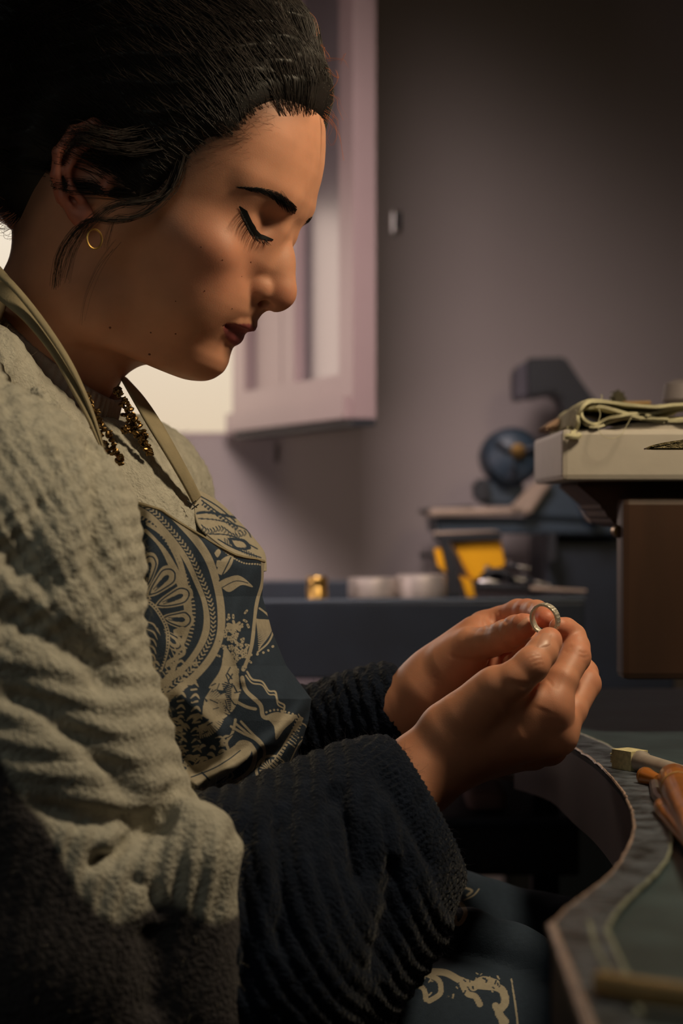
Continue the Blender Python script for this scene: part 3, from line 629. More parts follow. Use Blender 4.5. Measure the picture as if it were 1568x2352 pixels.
bvh_head = BVHTree.FromPolygons([Vector(v) for v in Wh], [tuple(map(int, q)) for q in Qw])
def shoot(bvh, px, py):
    d = Vector(at(px, py, 1.0))-Vector((0, 0, ZC)); d.normalize(); h = bvh.ray_cast(Vector((0, 0, ZC)), d)
    return (None, None) if h[0] is None else (np.array(h[0]), np.array(h[1]))
# ------------------------------------------------------------------ hair
def build_hair():
    g = Grid((-.150, -.098, -.085), (.104, .098, .170), .0017); sl, X, Y, Z = g.win((-1, -1, -1), (1, 1, 1))
    x, y, z = X*1000, Y*1000, Z*1000
    H = polysd(x[:, 0, :], z[:, 0, :], HLP)[:, None, :].astype(np.float32)
    q = ((np.abs(x+8)/107)**2.25+(np.abs(y)/82)**2.3+(np.abs(z-42)/115)**2.25)**(1/2.25)
    E = (q-1)*.092
    sk = skull(X, Y, Z)
    pxn, pyn = x*.9+z*.42, z*.9-x*.42
    wv = (.0012*np.sin(.33*z-.22*x+.05*y*np.sign(y)+2*np.sin(.05*x))+.0009*np.sin(.7*z-.4*x+1.3+np.sin(.09*x)*2)).astype(np.float32)*sstep(4, 25, H)
    f = smax(E+wv, sk-(.0006+.00075*np.clip(H, -20, 60)), .004)
    g.F[:] = smax(f, -(H+1.0)*.001, .003)
    g.ell((-.128, 0, .075), (.040, .045, .045), .012)             # gathered knot at the back of the head
    g.ell((-.094, 0, -.022), (.030, .040, .030), .02)
    return g.net()
Vr, Qr = build_hair(); Wr = h2w(Vr)
hair = mesh_obj('hair', Wr, Qr[:, ::-1].copy(), M_hair, person, True)
bvh_hair = BVHTree.FromPolygons([Vector(v) for v in Vr], [tuple(map(int, q)) for q in Qr])
bvh_hl = BVHTree.FromPolygons([Vector(v) for v in Vh], [tuple(map(int, q)) for q in Qh])
def ribbons(paths, rad, name, m, parent, kind=True, n=3):
    V = []; F = []; k = 0
    for P, r in zip(paths, rad):
        v, f = tube_arrays(P, np.linspace(1, .35, len(P))*r, n, False); V += v; F += [tuple(i+k for i in q) for q in f]; k += len(v)
    o = mesh_obj(name, np.array(V), np.array(F), m, parent, True)
    if kind: o['kind'] = 'stuff'
    return o
def hsurf(dirs, c):                       # radius of the hair shell or head in given directions, from centre c
    out = []
    for d in dirs:
        D = Vector(d).normalized(); o_ = Vector(c)+D*.25; h = bvh_hair.ray_cast(o_, -D); h2 = bvh_hl.ray_cast(o_, -D)
        r = 0.
        if h[0] is not None: r = max(r, (h[0]-Vector(c)).length)
        if h2[0] is not None: r = max(r, (h2[0]-Vector(c)).length)
        out.append(r if r > 0 else .1)
    return np.array(out)
def comb(start, end, c, n=14, lift=.0012, wave=.0015, jump=.0):
    a = np.array(start)-c; b = np.array(end)-c; la, lb = np.linalg.norm(a), np.linalg.norm(b); a /= la; b /= lb
    om = math.acos(np.clip(a@b, -1, 1)); t = np.linspace(0, 1, n)[:, None]
    D = (np.sin((1-t)*om)*a+np.sin(t*om)*b)/math.sin(om)
    s_ = rng.normal(size=3)*wave/.1; D = D+np.sin(t*rng.uniform(4, 9)+rng.uniform(0, 6))*s_*np.minimum(t*4, 1); D /= np.linalg.norm(D, axis=1)[:, None]
    r = hsurf(D, c)+lift*np.minimum(t[:, 0]*5, 1)+jump*np.sin(t[:, 0]*3.14)
    return c+D*r[:, None]
paths = []; rads = []; c0 = np.array([0, 0, .03])
hl = HLP[1:17]
for i in range(1900):
    s = 1 if rng.random() < .8 else -1
    if rng.random() < .45:                # front hairline
        yy = rng.uniform(-.015, .05)*s if s > 0 else rng.uniform(-.05, 0); front = True; zz = .0935-.00012*(abs(yy)*1000)**1.25+rng.uniform(-.003, .016)
        h = bvh_hl.ray_cast(Vector((.2, yy, zz)), Vector((-1, 0, 0)))
    else:
        k = rng.uniform(2.0, 14.99) if rng.random() < .35 else rng.uniform(2.5, 8.5); a = hl[int(k)]; b = hl[int(k)+1]; p = a+(b-a)*(k-int(k)); p = p+np.array([-1, .3])*rng.uniform(-3.0, 9)*(1 if k < 10 else .3)
        h = bvh_hl.ray_cast(Vector((p[0]*mm, s*.2, p[1]*mm)), Vector((0, -s, 0)))
    if h[0] is None: continue
    P = np.array(h[0])+np.array(h[1])*-.0005
    end = np.array([-.118, s*.025+rng.normal()*.012, .055+rng.normal()*.018]) if P[2] > .0 else np.array([-.10, s*.03, .0])
    if P[2] > .05: end += np.array([0, 0, .03])
    pth = comb(P, end, c0, lift=rng.uniform(.0002, .0022), wave=.0022); L_ = rng.integers(7, 15); paths.append(h2w(pth[:L_])); rads.append(rng.uniform(.00009, .00026))
for i in range(1300):                     # strands over the mass
    s = 1 if rng.random() < .85 else -1; x = rng.uniform(-90, 75); z = rng.uniform(20, 150)
    if polysd(np.array([x]), np.array([z]), HLP)[0] < 4: continue
    h = bvh_hair.ray_cast(Vector((x*mm, s*.2, z*mm)), Vector((0, -s, 0)))
    if h[0] is None: continue
    end = np.array([-.118, s*.025+rng.normal()*.012, .075+rng.normal()*.02])
    P = np.array(h[0])
    if np.linalg.norm(P-end) < .03: continue
    paths.append(h2w(comb(P, end, c0, 10, lift=rng.uniform(.0003, .0018), wave=.003)[:rng.integers(6, 11)])); rads.append(rng.uniform(.00015, .0004))
ribbons(paths, rads, 'combed_strands', M_strand, hair)
# baby hairs at the temple and wisps round the ear
paths = []; rads = []
for i in range(520):
    x0, y0 = rng.choice(6), 0; base = [(640, 215), (590, 262), (545, 315), (480, 330), (425, 345), (405, 390)][x0]
    px, py = base[0]+rng.normal()*26, base[1]+rng.normal()*20; p, n = shoot(bvh_head, px, py)
    if p is None: continue
    q, n2 = shoot(bvh_head, px-rng.uniform(18, 60), py-rng.uniform(-12, 34))
    if q is None: continue
    mid = (p+q)/2+n*.002*rng.uniform(.3, 1)+rng.normal(size=3)*.0016; paths.append(spline([p-n*.0002, mid, q+n2*.0015], 8)); rads.append(rng.uniform(.00004, .00009))
ribbons(paths, rads, 'baby_hair', M_baby, hair)
def lock(pts, d, n, spread, r0, name, m=M_strand, par=None, fan=1.0):
    base = np.array([at(x, y, dd) for (x, y), dd in zip(pts, np.broadcast_to(d, (len(pts),)))]); out = []; rr = []
    for i in range(n):
        o1 = rng.normal(size=3)*spread; o2 = rng.normal(size=3)*spread*fan; o3 = rng.normal(size=(len(base), 3))*spread*.35
        t = np.linspace(0, 1, len(base))[:, None]; out.append(spline(base+o1*(1-t)+o2*t+o3, 18)); rr.append(rng.uniform(.6, 1.3)*r0)
    return ribbons(out, rr, name, m, par or hair)
ED = 1.060
lock([(420, 350), (400, 420), (360, 470), (310, 500), (260, 508), (205, 505), (165, 540), (135, 590), (128, 660)], [1.07, 1.068, 1.066, 1.062, 1.058, 1.054, 1.054, 1.06, 1.068], 26, .0013, .00022, 'ear_lock')
lock([(415, 370), (385, 440), (330, 465), (270, 470), (220, 500), (185, 535), (160, 580), (142, 640)], [1.07, 1.067, 1.062, 1.056, 1.052, 1.052, 1.056, 1.066], 26, .0015, .00022, 'ear_lock', fan=1.6)
lock([(400, 400), (350, 480), (300, 498), (265, 500), (252, 530), (240, 570)], [1.07, 1.066, 1.064, 1.062, 1.064, 1.068], 10, .0012, .00016, 'ear_lock')
lock([(370, 330), (300, 345), (240, 335), (190, 322), (145, 318)], [1.066, 1.058, 1.053, 1.052, 1.056], 34, .0024, .00026, 'ear_lock')
lock([(340, 300), (280, 310), (230, 300), (190, 290), (150, 295)], [1.066, 1.058, 1.053, 1.052, 1.056], 22, .0022, .00026, 'ear_lock')
lock([(262, 560), (225, 610), (198, 680), (186, 740)], [1.07, 1.068, 1.068, 1.072], 5, .0015, .00010, 'ear_lock')
lock([(90, 440), (50, 470), (15, 500), (-20, 505)], 1.12, 26, .003, .0002, 'nape_wisps', M_fly, fan=1.8)
lock([(70, 455), (60, 490), (30, 520), (0, 515), (-5, 480)], 1.13, 14, .003, .0002, 'nape_wisps', M_fly, fan=1.5)
lock([(20, 60), (40, 30), (52, 0), (60, -30)], 1.15, 8, .003, .0001, 'crown_wisps', M_fly)
for k, pts in enumerate([[(735, 262), (756, 285), (770, 310), (779, 368)], [(748, 132), (785, 138), (795, 153)], [(735, 100), (752, 125), (752, 143)], [(676, 0), (688, 22), (694, 40)], [(760, 215), (776, 228), (780, 245), (783, 275)],
        [(752, 165), (775, 180), (771, 165)], [(733, 82), (722, 45), (697, 25)], [(750, 250), (756, 262), (754, 275), (745, 283)], [(735, 268), (756, 288), (761, 315), (750, 332), (744, 318)], [(737, 268), (751, 285), (750, 302), (743, 318)],
        [(655, 8), (672, 20), (690, 55)], [(722, 85), (725, 75), (731, 92)], [(745, 160), (757, 160), (758, 175)], [(740, 110), (742, 125), (749, 142)], [(756, 205), (770, 190), (772, 175), (770, 160)], [(752, 262), (764, 275), (768, 292)], [(757, 240), (762, 232), (764, 222)], [(700, 50), (712, 62), (722, 88)], [(795, 122), (788, 135), (780, 145)]]):
    pts = [(x+(9 if y > 255 else 0), y) for x, y in pts]
    lock(pts, 1.122, 3 if k < 8 else 2, .0009, .00014, 'flyaway', M_fly)
# ------------------------------------------------------------------ brows, lashes, moles, earring
def mir(P): L_ = w2h(P); L_[..., 1] *= -1; return h2w(L_)
bl = spline([(548, 430, 0), (574, 434, 0), (598, 438, 0), (622, 445, 0), (642, 457, 0), (659, 474, 0), (680, 486, 0)], 200); hw = np.interp(np.linspace(0, 1, 200), [0, .2, .5, .8, .93, 1], [2, 6, 9.5, 14, 13, 8])
bp_ = []
for i in range(620):
    k = min(199, int(200*rng.random()**.8)); x, y = bl[k][:2]; t = bl[max(k-4, 0)][:2]-bl[min(k+4, 199)][:2]; t /= np.linalg.norm(t); nn = np.array([-t[1], t[0]])
    v = rng.uniform(-1, 1)*hw[k]; P0 = np.array([x, y])+nn*v; up = np.array([t[0]*.8, t[1]*.8])+np.array([0, -1])*(.55 if k > 150 else .05)-nn*np.sign(v)*.25; Ln = rng.uniform(13, 22)*(.6 if k < 40 else 1)
    A, n1 = shoot(bvh_head, *P0); B, n2 = shoot(bvh_head, *(P0+up*Ln))
    if A is None or B is None: continue
    bp_.append(spline([A, (A+B)/2+n1*.0007, B+n2*.0003], 6))
eb = ribbons(bp_, [.00011]*len(bp_), 'eyebrow', M_lash, person); ribbons([mir(p) for p in bp_], [.00011]*len(bp_), 'eyebrow', M_lash, person)
for s in (1, -1):
    V = []; ys = np.linspace(20.5, 51, 34); rows = []
    zlf = lambda y: np.interp(y, [14, 20, 27, 34, 40, 46, 51], [11.4, 8.6, 6.3, 6.3, 8.8, 13.2, 17.6])
    for y in ys:
        t = (y-20.5)/30.5; wdt = np.interp(t, [0, .15, .5, .85, 1], [.7, 2.0, 3.8, 3.6, .3]); r_ = []
        for q in np.linspace(-.5, 1, 5):
            zz = zlf(y)+(q*wdt if q > 0 else q*.9); h = bvh_hl.ray_cast(Vector((.2, s*y*mm, zz*mm)), Vector((-1, 0, 0))); r_.append(np.array(h[0])+np.array([.00035, s*.0002, 0]))
        rows.append(r_)
    G = np.array(rows); V = G.reshape(-1, 3); n2 = G.shape[1]; F = [(i*n2+j, i*n2+j+1, (i+1)*n2+j+1, (i+1)*n2+j) for i in range(len(ys)-1) for j in range(n2-1)]
    mesh_obj('eyeliner', h2w(V), F, M_lash, person, True)
    L_ = []
    for i in range(85):
        k = rng.uniform(2, 31); b = G[int(k), 1]+(G[int(k)+1, 1]-G[int(k), 1])*(k-int(k)); t = k/33; ln = rng.uniform(4, 6.5)*mm*(.6+.6*t)
        d = np.array([.50-.1*t, s*(.10+.65*t), -.72]); d /= np.linalg.norm(d); cl_ = round(k/2.4)*2.4; pull = (cl_-k)*.0006
        e_ = b+d*ln+np.array([.3*ln, s*pull, .10*ln]); L_.append(h2w(spline([b, b+d*ln*.55, e_], 7)))
    ribbons(L_, [.00019]*len(L_), 'eyelashes', M_lash, person)
for (x, y, r) in [(252.6, 752.6, 1.1), (346, 764, .8), (403, 767, .8), (343, 814, 1.2), (462, 567, .7), (576, 602, .7), (403, 692, .6), (533, 709, .6), (555, 635, .5), (511, 597, .6), (470, 668, .6)]:
    p, n = shoot(bvh_head, x, y)
    if p is None: continue
    q = Vector(n).to_track_quat('Z', 'Y'); mb = MB(); r *= .8; mb.lathe([(r*mm, -.0002), (r*mm*.8, .00012), (r*mm*.3, .0002)], p, n, 10); mb.build('mole', MATS.get('mole') or mat('mole', lin(112, 62, 44), .6), person, True)
ec = at(217, 549, 1.055); ce = []
for a in np.linspace(0, 2*math.pi, 33): ce.append(ec+np.array([math.cos(a)*.0040, math.cos(a)*.002, math.sin(a)*.0056]))
tag(MB().tube(ce, .00055, 8, False).build('hoop_earring', M_gold, None, True), 'thin gold hoop earring in her near ear lobe', 'earring')
# ------------------------------------------------------------------ hands and forearms
hz = lambda x, y, d: at(880+x/2.904, 1340+y/2.904, d)
def hand_mesh(lo, hi, palm, fingers, cuts, fk=.005, pk=.012, h=.00078):
    g = Grid(lo, hi, h)
    for a, b, ra, rb_ in palm: g.cone(a, b, ra*mm, rb_*mm, pk)
    P = g.F.copy(); R_ = P.copy()
    for pts, rad, k2 in fingers:
        Fg = np.full_like(P, 1.0)
        for i in range(len(pts)-1): g.cone(pts[i], pts[i+1], rad[i]*mm, rad[i+1]*mm, .0025, F=Fg)
        lo_ = np.min(pts, 0)-.03; hi_ = np.max(pts, 0)+.03; sl = g.win(lo_, hi_)[0]
        R_[sl] = np.minimum(R_[sl], smin(P[sl], Fg[sl], k2))
    g.F = R_
    for c in cuts:
        pts, r, k2 = c; g.chain(pts, [r*mm]*len(pts), k2*mm, sub=True)
    return g.net()
# near hand (right): back of the hand to the camera
W0 = hz(225, 1300, 1.085); FA = at(790, 1935, 1.05)
im, mi, ri, li = hz(1125, 825, 1.084), hz(1155, 1010, 1.092), hz(1100, 1085, 1.118), hz(1000, 1130, 1.14)
palmN = [(FA, W0, 27, 21.5), (hz(300, 1150, 1.085), hz(480, 1060, 1.085), 17, 17), (W0, hz(520, 1130, 1.09), 21, 19),
         (hz(520, 1010, 1.085), im, 17.5, 11.5), (hz(520, 1080, 1.09), mi, 18, 12), (hz(520, 1120, 1.10), ri, 18, 11), (hz(480, 1150, 1.11), li, 18, 10),
         (hz(420, 960, 1.08), hz(720, 740, 1.072), 14, 13), (hz(760, 740, 1.075), hz(1010, 800, 1.085), 11, 9),
         (hz(800, 960, 1.09), hz(1080, 930, 1.09), 15, 11)]
th = [hz(560, 880, 1.075), hz(765, 690, 1.066), hz(880, 640, 1.062), hz(985, 545, 1.062), hz(1055, 460, 1.070), hz(1100, 390, 1.078), hz(1108, 374, 1.080)]
inx = [im, hz(1190, 650, 1.090), hz(1278, 490, 1.104), hz(1282, 425, 1.110), hz(1262, 355, 1.116), hz(1215, 310, 1.114), hz(1172, 292, 1.108)]
mid_ = [mi, hz(1255, 850, 1.103), hz(1348, 672, 1.122), hz(1338, 600, 1.132), hz(1290, 520, 1.142), hz(1230, 450, 1.142), hz(1190, 420, 1.138)]
rin = [ri, hz(1190, 960, 1.14), hz(1240, 850, 1.160), hz(1180, 720, 1.168), hz(1110, 660, 1.165)]
lit = [li, hz(1080, 1020, 1.158), hz(1130, 930, 1.175), hz(1060, 800, 1.180), hz(1000, 740, 1.176)]
cutsN = []
VN, QN = hand_mesh(np.array(at(760, 2120, 1.02))-[0, 0, .0]+[-.01, -.02, -.005], np.array(at(1420, 1400, 1.22))+[.0, 0, .01], palmN,
    [(th, [14, 11.8, 10.8, 10.2, 9.2, 7.8, 7.0], .006), (inx, [10.2, 9.2, 9.3, 8.4, 7.9, 7.2, 6.2], .008), (mid_, [11.6, 9.1, 9.3, 8.5, 8, 7.5, 6.8], .006), (rin, [10.6, 8.6, 8.6, 7.8, 7], .006), (lit, [9.4, 7.6, 7.6, 7, 6.3], .005)], cutsN)
# far hand (left): palm side to the camera
W1 = hz(150, 840, 1.20); FB = at(780, 1700, 1.22)
i2, m2, r2, l2 = hz(680, 300, 1.205), hz(690, 440, 1.225), hz(670, 560, 1.225), hz(650, 650, 1.22)
palmF = [(FB, W1, 25, 20.5), (W1, hz(380, 660, 1.20), 20, 20), (hz(330, 700, 1.20), i2, 20, 10.5), (hz(330, 720, 1.205), m2, 20, 11), (hz(330, 760, 1.205), r2, 20, 11), (hz(330, 800, 1.20), l2, 19, 10),
         (hz(300, 720, 1.185), hz(540, 480, 1.178), 17, 15), (hz(360, 600, 1.195), hz(620, 340, 1.19), 16, 12)]
th2 = [hz(470, 540, 1.178), hz(590, 420, 1.168), hz(720, 385, 1.150), hz(815, 350, 1.135), hz(885, 310, 1.124), hz(935, 286, 1.116), hz(950, 280, 1.114)]
in2 = [i2, hz(780, 245, 1.198), hz(900, 200, 1.185), hz(960, 192, 1.172), hz(1020, 195, 1.156), hz(1062, 212, 1.138), hz(1088, 240, 1.128)]
mf2 = [m2, hz(810, 420, 1.222), hz(950, 370, 1.205), hz(990, 400, 1.188), hz(960, 450, 1.170), hz(930, 470, 1.162)]
rf2 = [r2, hz(800, 560, 1.22), hz(930, 500, 1.205), hz(940, 540, 1.185), hz(890, 545, 1.165), hz(860, 540, 1.158)]
lf2 = [l2, hz(770, 650, 1.215), hz(860, 590, 1.20), hz(850, 620, 1.182), hz(790, 600, 1.165)]
cutsF = []
VF, QF = hand_mesh(np.array(at(740, 1860, 1.12))+[-.01, -.035, 0], np.array(at(1310, 1340, 1.27))+[.0, 0, .01], palmF,
    [(th2, [15, 12, 9.8, 9.8, 8.9, 7.6, 6.6], .007), (in2, [10.4, 8.8, 9, 8.2, 7.7, 7, 6.1], .006), (mf2, [10.6, 8.8, 9, 8.3, 7.5, 6.8], .005), (rf2, [10, 8.4, 8.6, 7.9, 7.2, 6.6], .005), (lf2, [9.2, 7.4, 7.6, 7, 6.2], .005)], cutsF)
def crease(V, Q, lines, px=True):          # skin and cloth creases: traced lines press the camera-facing surface in (mm) with a soft width (px)
    N = normals(V, Q); fx, fy = project(V); fac = (N*(V-np.array([0, 0, ZC]))).sum(1) < 0; D = np.zeros(len(V))
    for pts, amp, sg in lines:
        P = spline([(x, y, 0) for x, y in pts], 24)[:, :2]; m = fac & (fx > P[:, 0].min()-4*sg) & (fx < P[:, 0].max()+4*sg) & (fy > P[:, 1].min()-4*sg) & (fy < P[:, 1].max()+4*sg)
        ix = np.nonzero(m)[0]
        if not len(ix): continue
        d = np.full(len(ix), 1e9); tt = np.zeros(len(ix)); q = np.stack([fx[ix], fy[ix]], 1)
        for i in range(23):
            e = P[i+1]-P[i]; t = np.clip(((q-P[i])@e)/(e@e+1e-9), 0, 1); dd = np.linalg.norm(q-P[i]-t[:, None]*e, axis=1); u = dd < d; d[u] = dd[u]; tt[u] = (i+t[u])/23
        D[ix] -= amp*mm*np.exp(-(d/sg)**2)*np.minimum(1, np.minimum(tt, 1-tt)*5+.15)
    return V+N*D[:, None]
def hand_cols(V, tips, kn):
    c = np.tile(SKIN*np.array([1.0, .97, .95]), (len(V), 1))
    for p, r, a in tips+kn:
        w = (np.exp(-((V-p)**2).sum(1)/(r*mm)**2)*a)[:, None]; c = c*(1-w)+np.array(lin(205, 112, 88)[:3])*w
    n_ = noise3(V, 120, 3)[:, None]*.05; return c*(1+n_)
hq = lambda L_: [(880+x/2.904, 1340+(y-421)/2.904) for x, y in L_]
VN = crease(VN, QN, [(hq(q), a_*.62, g_) for q, a_, g_ in [
    ([(955, 900), (985, 885), (1020, 890)], .35, 3), ([(975, 925), (1010, 905), (1050, 905)], .45, 3), ([(985, 950), (1030, 930), (1065, 930)], .4, 3), ([(1000, 975), (1040, 960), (1070, 960)], .3, 3),
    ([(1300, 870), (1330, 885), (1365, 880)], .35, 3), ([(1310, 905), (1340, 915), (1375, 905)], .4, 3), ([(1205, 880), (1225, 850), (1260, 840)], .6, 5),
    ([(1085, 1060), (1110, 1080), (1130, 1110)], .5, 4), ([(800, 1090), (900, 1100), (985, 1110)], 1.2, 9), ([(420, 1175), (450, 1170), (480, 1150)], .3, 4),
    ([(500, 1480), (640, 1330), (800, 1250)], 1.2, 34), ([(1060, 1240), (1010, 1330), (900, 1400)], 1.0, 26), ([(1200, 1000), (1160, 1090), (1150, 1130)], .4, 8)]])
VF = crease(VF, QF, [(hq(q), a_*.5, g_) for q, a_, g_ in [
    ([(440, 900), (520, 930), (620, 935), (680, 915)], 1.0, 6), ([(470, 950), (520, 960), (580, 962)], .4, 5), ([(665, 640), (672, 680), (680, 725)], .8, 4), ([(700, 640), (705, 680), (715, 720)], .6, 4), ([(740, 615), (745, 650), (770, 690)], .6, 4),
    ([(770, 600), (790, 650), (830, 690)], 1.0, 5), ([(905, 570), (900, 600), (915, 640)], .8, 4), ([(985, 545), (975, 570), (975, 600)], .8, 4), ([(725, 755), (728, 780), (735, 810)], .4, 3), ([(755, 735), (775, 770), (785, 800)], .6, 3.5), ([(790, 720), (800, 735), (795, 760)], .5, 3.5),
    ([(560, 705), (600, 730), (680, 738), (760, 720)], .8, 7), ([(700, 900), (740, 960), (700, 1020)], 1.0, 8), ([(330, 1040), (360, 1060), (400, 1070)], .3, 4), ([(870, 700), (880, 730), (872, 755)], .4, 3)]])
CN = hand_cols(VN, [(th[-1], 9, .5), (inx[-1], 9, .5)], [(inx[2], 10, .35), (mid_[2], 10, .35), (im, 12, .25), (th[3], 9, .2)])
CF = hand_cols(VF, [(th2[-1], 10, .6), (in2[-1], 12, .7), (mf2[2], 16, .6), (rf2[2], 16, .6), (in2[3], 12, .45)], [(np.array(hz(700, 460, 1.2)), 30, .3)])
bvh_n = BVHTree.FromPolygons([Vector(v) for v in VN], [tuple(map(int, q)) for q in QN]); bvh_f = BVHTree.FromPolygons([Vector(v) for v in VF], [tuple(map(int, q)) for q in QF])
def nail(bvh, corners, parent):            # curved plate laid on the finger between traced corners
    a, b, c_, d = [np.array(p, float) for p in corners]; n1, n2 = 11, 9; V = []
    for i in range(n1):
        for j in range(n2):
            u, v = i/(n1-1), j/(n2-1); m = 1-.12*(abs(2*v-1)**3)*(1 if u > .5 else .8); uu = .5+(u-.5)*m
            q = (a*(1-uu)+b*uu)*(1-v)+(d*(1-uu)+c_*uu)*v; p, n = shoot(bvh, 880+q[0]/2.904, 1340+q[1]/2.904)
            if p is None: return
            V.append(p+n*(.00035-.0003*(abs(2*v-1)**4)-.0003*(u < .05)))
    F = [(i*n2+j, i*n2+j+1, (i+1)*n2+j+1, (i+1)*n2+j) for i in range(n1-1) for j in range(n2-1)]
    mesh_obj('fingernail', V, F, M_nail, parent, True)
# hidden trunk and legs inside the clothes
gt = Grid((-.42, .80, .34), (.36, 1.52, ZC+.16), .0065)
pel = at(120, 2450, 1.15); chest = at(110, 1300, 1.165); nk = h2w(np.array([-.026, 0, -.150]))
gt.cone(pel, chest, .09, .058, .03); gt.cone(chest, nk, .050, .040, .012)
shN, shF = at(-60, 1200, .985), at(240, 1200, 1.31); elN = at(150, 2120, .985); elF = at(330, 1800, 1.33)
gt.cone(chest, shN, .045, .040, .02); gt.cone(chest, shF, .045, .040, .02)
gt.cone(shN, elN, .043, .033, .02); gt.cone(elN, FA, .034, .026, .02); gt.cone(shF, elF, .042, .033, .02); gt.cone(elF, FB, .033, .024, .02)
hpN, hpF = at(140, 2560, 1.06), at(140, 2520, 1.24); knN = np.array([.24, 1.02, .70]); knF = np.array([.24, 1.28, .70])
gt.cone(hpN, knN, .075, .052, .04); gt.cone(hpF, knF, .075, .052, .04)
for k_n, y in ((knN, 1.03), (knF, 1.27)): gt.cone(k_n, (.20, y, .36), .05, .036, .02)
VT, QT = gt.net()
allV = np.concatenate([Wh, VN, VF, VT]); o1, o2, o3 = len(Wh), len(Wh)+len(VN), len(Wh)+len(VN)+len(VF)
allQ = np.concatenate([Qw, QN+o1, QF+o2, QT+o3]); allC = np.concatenate([Ch, CN, CF, np.tile(SKIN, (len(VT), 1))])
body = mesh_obj('body', allV, allQ, M_skin, person, True, allC)
nail(bvh_n, [(1015, 430), (1060, 330), (1126, 338), (1112, 420)], person)
nail(bvh_f, [(885, 282), (955, 222), (968, 262), (905, 322)], person)
# the ring between her fingers
rc = np.array(hz(1078, 238, 1.100)); axr = np.array([-.60, -.76, -.18]); axr /= np.linalg.norm(axr)
ux = np.cross(axr, [0, 0, 1.]); ux /= np.linalg.norm(ux); uy = np.cross(ux, axr); V = []; F = []; nR = 96; Rr = .0097
rr_ = np.random.default_rng(3)
for i in range(nR):
    a = 2*math.pi*i/nR; e = np.cos(a)*ux+np.sin(a)*uy; ham = (i//2) % 2*.00012+rr_.uniform(-.00010, .0001)
    for ro, hh in ((Rr-.0014, -.0021), (Rr-.0001, -.0021), (Rr+ham, -.0018), (Rr+ham*1.3, 0), (Rr+ham, .0018), (Rr-.0001, .0021), (Rr-.0014, .0021), (Rr-.00155, 0)):
        V.append(rc+e*ro+axr*hh)
for i in range(nR):
    for j in range(8): F.append((i*8+j, i*8+(j+1) % 8, ((i+1) % nR)*8+(j+1) % 8, ((i+1) % nR)*8+j))
ro_ = mesh_obj('ring', V, F, M_silver, None, False); tag(ro_, 'hammered silver ring band held up between her fingertips', 'ring')
# ------------------------------------------------------------------ sweater
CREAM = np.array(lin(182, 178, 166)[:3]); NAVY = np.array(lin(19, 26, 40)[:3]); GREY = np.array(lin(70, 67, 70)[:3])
sweater = None
def knit_obj(name, V, Q, col, parent, amp=None):
    N = normals(V, Q)
    if amp is not None: V = V+N*amp(V)[:, None]
    return mesh_obj(name, V, Q, M_sweater, parent, True, col(V) if callable(col) else np.tile(col, (len(V), 1)))
g = Grid((-.34, .96, ZC-.40), (.05, 1.44, ZC+.14), .0026)
def G(px, py, d): return at(px, py, d)
g.chain([G(-75, 880, 1.085), G(20, 1060, 1.11), G(120, 1185, 1.14), G(160, 1290, 1.155), G(180, 1600, 1.18), G(150, 2300, 1.18)], [.040, .050, .066, .084, .095, .11], .012)
g.cone(G(200, 1190, 1.17), G(278, 1165, 1.30), .062, .062, .02); g.cone(G(278, 1165, 1.30), G(330, 1700, 1.33), .062, .052, .02)
g.cone(G(330, 1800, 1.33), G(600, 1760, 1.27), .052, .046, .02)
g.cone(h2w(np.array([-.03, 0, -.06])), h2w(np.array([-.026, 0, -.145])), .046, .0525, .002, sub=True)
V, Q = g.net()
def fuzzy(V): return .0011*noise3(V, 900, 1)+.0012*noise3(V, 350, 2)
sweater = knit_obj('sweater', V, Q, CREAM, person, fuzzy)
sweater['label'] = 'cream chunky sweater body'
bvh_s = BVHTree.FromPolygons([Vector(v) for v in V], [tuple(map(int, q)) for q in Q])
# ribbed collar
V = []; F = []; nC = 220; rows = [(-114, 46), (-110, 48), (-108.5, 49.5), (-110, 51.5), (-119, 53), (-130, 55), (-142, 60), (-152, 68)]
for j, (z, r) in enumerate(rows):
    for i in range(nC):
        a = 2*math.pi*i/nC; rb_ = (r+(.7*math.sin(a*62) if j > 1 else 0))*mm; V.append([-.013+rb_*math.cos(a), rb_*math.sin(a)*.97, z*mm-.014*math.cos(a)])
F = [(j*nC+i, j*nC+(i+1) % nC, (j+1)*nC+(i+1) % nC, (j+1)*nC+i) for j in range(len(rows)-1) for i in range(nC)]
mesh_obj('collar', h2w(np.array(V)), F, mat('collar_rib', lin(176, 160, 152), .95, var=.08, scale=200, bump=.6, bscale=500, sheen=.2), sweater, True)
# near sleeve, cream part
g = Grid((-.31, .83, ZC-.40), (-.02, 1.12, ZC+.09), .0019)
arm = [(-265, 1085, 1.00, .056), (-185, 1180, .975, .078), (-62, 1290, .96, .082), (-85, 1430, .955, .081), (-48, 1620, .955, .081), (10, 1790, .96, .084), (60, 2060, .97, .094), (120, 2260, .98, .098)]
g.chain([G(*a[:3]) for a in arm], [a[3] for a in arm], .028)
g.cone(G(-130, 935, 1.055), G(-240, 1060, .99), .042, .054, .02)
g.cone(G(60, 2150, .97), G(165, 2200, .98), .094, .088, .03); g.cone(G(300, 2010, .935), G(425, 1965, .935), .034, .0255, .012); g.cone(G(425, 1970, .935), G(442, 2340, .935), .0255, .028, .012)
g.chain([G(85, 925, 1.035), G(172, 1045, 1.01), G(246, 1165, .985), G(252, 1300, .98), G(238, 1400, .975)], [.008, .0105, .0115, .0115, .008], .010)
V, Q = g.net()
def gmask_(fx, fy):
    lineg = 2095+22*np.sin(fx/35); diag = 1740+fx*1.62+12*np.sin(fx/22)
    return np.maximum(sstep(-14, 14, fy-lineg), sstep(-14, 14, fy-np.maximum(diag, 1500)))[:, None]
